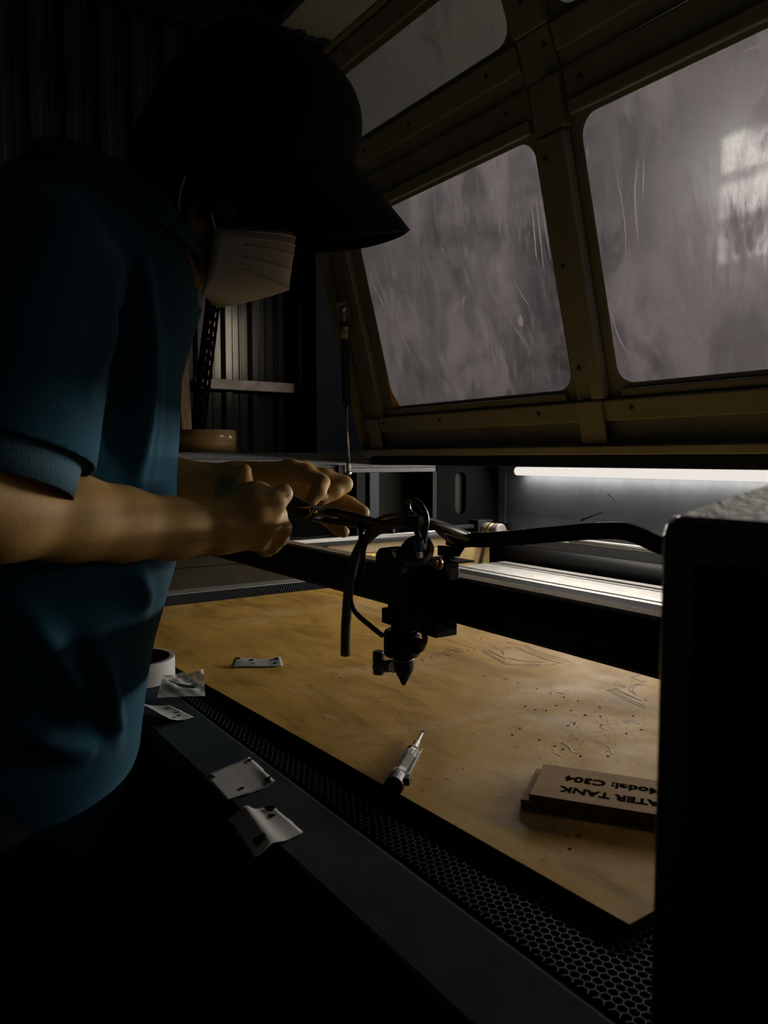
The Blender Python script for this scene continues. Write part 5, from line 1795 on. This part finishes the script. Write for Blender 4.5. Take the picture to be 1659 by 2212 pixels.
trim(arm_r, na, lambda c: near_axis(c, arm_r, na, .080) and c.x > -.722)
trim(arm_l, nl, lambda c: near_axis(c, arm_l, nl, .080) and c.x < -1.0)
nk = Vector((0, .45, 1)).normalized()
trim((PX, .20, 1.385), nk, lambda c: c.z > 1.30 and abs(c.x - PX) < .12)
bmesh.ops.delete(bm, geom=[v for v in bm.verts if not v.link_faces], context='VERTS')
bmesh.ops.recalc_face_normals(bm, faces=bm.faces)
me = bpy.data.meshes.new('polo_shirt')
bmesh.ops.translate(bm, verts=bm.verts, vec=Vector((-loc).tolist()))
bm.to_mesh(me)
bm.free()
me.materials.append(M['shirt'])
for p in me.polygons:
    p.use_smooth = True
SHIRT = bpy.data.objects.new('polo_shirt', me)
COL.objects.link(SHIRT)
SHIRT.parent = PS
SHIRT['label'] = 'teal blue polo shirt'
m_ = SHIRT.modifiers.new('thickness', 'SOLIDIFY')
m_.thickness = .0022
m_.offset = -1


def cuff(p, n, r, name='cuff'):
    p, n = np.array(p), np.array(n)
    prof = [(r * .955, -.010), (r * .97, -.004), (r * .975, .0), (r * .97, .012), (r * .955, .026), (r * .93, .0262), (r * .93, .012), (r * .93, -.010)]
    return obj(name, MB().lathe(p, n, prof, 64, close=True), M['cuffm'], SHIRT, smooth=True, label='ribbed sleeve cuff')


cuff(arm_r, na, .0665)
cuff(arm_l, nl, .0665)
# sleeve hem roll and shoulder seam
obj('sleeve_hem', MB().tube([np.array(arm_r) - np.array(na) * .004 + .0665 * (math.cos(a) * np.array(na.orthogonal().normalized()) + math.sin(a) * np.array(na.cross(na.orthogonal()).normalized())) for a in np.linspace(0, 2 * PI, 40)], .0035, 8), M['shirt'], SHIRT, smooth=True)
# collar: stand at the back of the neck, falling to two points in front
cl = []
CLX = PX + .012
for i in range(41):
    s_ = i / 20 - 1          # -1 and 1 at the front opening, 0 at the nape
    a = s_ * PI * .93
    cx, cy = CLX + .078 * math.sin(a), .232 - .082 * math.cos(a)
    zz = 1.412 - .42 * (cy - .15) - .01
    top = np.array([CLX + .070 * math.sin(a), .232 - .070 * math.cos(a), zz + .042])
    fold = np.array([cx, cy, zz + .040])
    drop = .040 + .012 * abs(s_) ** 4
    edge = np.array([CLX + .098 * math.sin(a), .232 - .100 * math.cos(a), zz + .040 - drop])
    inner = np.array([CLX + .066 * math.sin(a), .232 - .066 * math.cos(a), zz - .005])
    cl.append([inner, top, (top + fold) / 2 + np.array([0, 0, .004]), fold, (fold + edge) / 2 + np.array([.004 * math.sin(a), -.004 * math.cos(a), 0]), edge])
co = obj('collar', MB().rings(cl, cap=False, closed=False), M['shirt'], SHIRT, smooth=True, label='turned-down polo collar')
m_ = co.modifiers.new('thickness', 'SOLIDIFY')
m_.thickness = .002
# open placket below the collar
pk = [P(430, 662, .945), P(412, 690, .945), P(392, 742, .945), P(374, 800, .94), P(366, 836, .94)]
pk2 = [p + np.array([0, .014, 0]) * w + np.array([-.016, 0, 0]) for p, w in zip(pk, (.6, 1, 1, .7, .1))]
pb = MB().rings([[a, b] for a, b in zip(pk, pk2)], cap=False, closed=False)
po = obj('placket', pb, M['shirt'], SHIRT, smooth=True)
m_ = po.modifiers.new('thickness', 'SOLIDIFY')
m_.thickness = .002
bc = P(408, 684, .938)
obj('button', MB().lathe(bc, -FW + RT, [(0, -.001), (.0055, -.001), (.0058, .0006), (.004, .001), (0, .0008)], 18), M['blackplastic'], SHIRT, smooth=True)
# ---- trousers and shoes
B = SDF((-1.08, -0.16, 0.05), (-0.54, 0.36, 0.90), 0.007)
B.stack([(0.62, PX, .152, -.03, .165), (0.74, PX, .160, -.035, .165), (0.86, PX, .148, -.02, .18)], .03)
for sg, yy in ((1, .02), (-1, .06)):
    B.chain([(PX + sg * .080, .075, .72), (PX + sg * .095, yy + .055, .46), (PX + sg * .10, yy, .10)], [.100, .076, .066], .04)
V, Q = B.mesh()
npobj('trousers', V, Q, M['trouser'], PS)
for sg, yy in ((1, .02), (-1, .06)):
    B = SDF((PX + sg * .105 - .07, yy - .08, -.005), (PX + sg * .105 + .07, yy + .26, .16), 0.005)
    B.cap((PX + sg * .10, yy - .01, .048), (PX + sg * .108, yy + .15, .040), .044, .040, .02)
    B.cap((PX + sg * .10, yy, .10), (PX + sg * .10, yy, .05), .042, .045, .02)
    V, Q = B.mesh()
    V[:, 2] = np.maximum(V[:, 2], 0.001)
    npobj('shoe', V, Q, M['trouser'], PS)
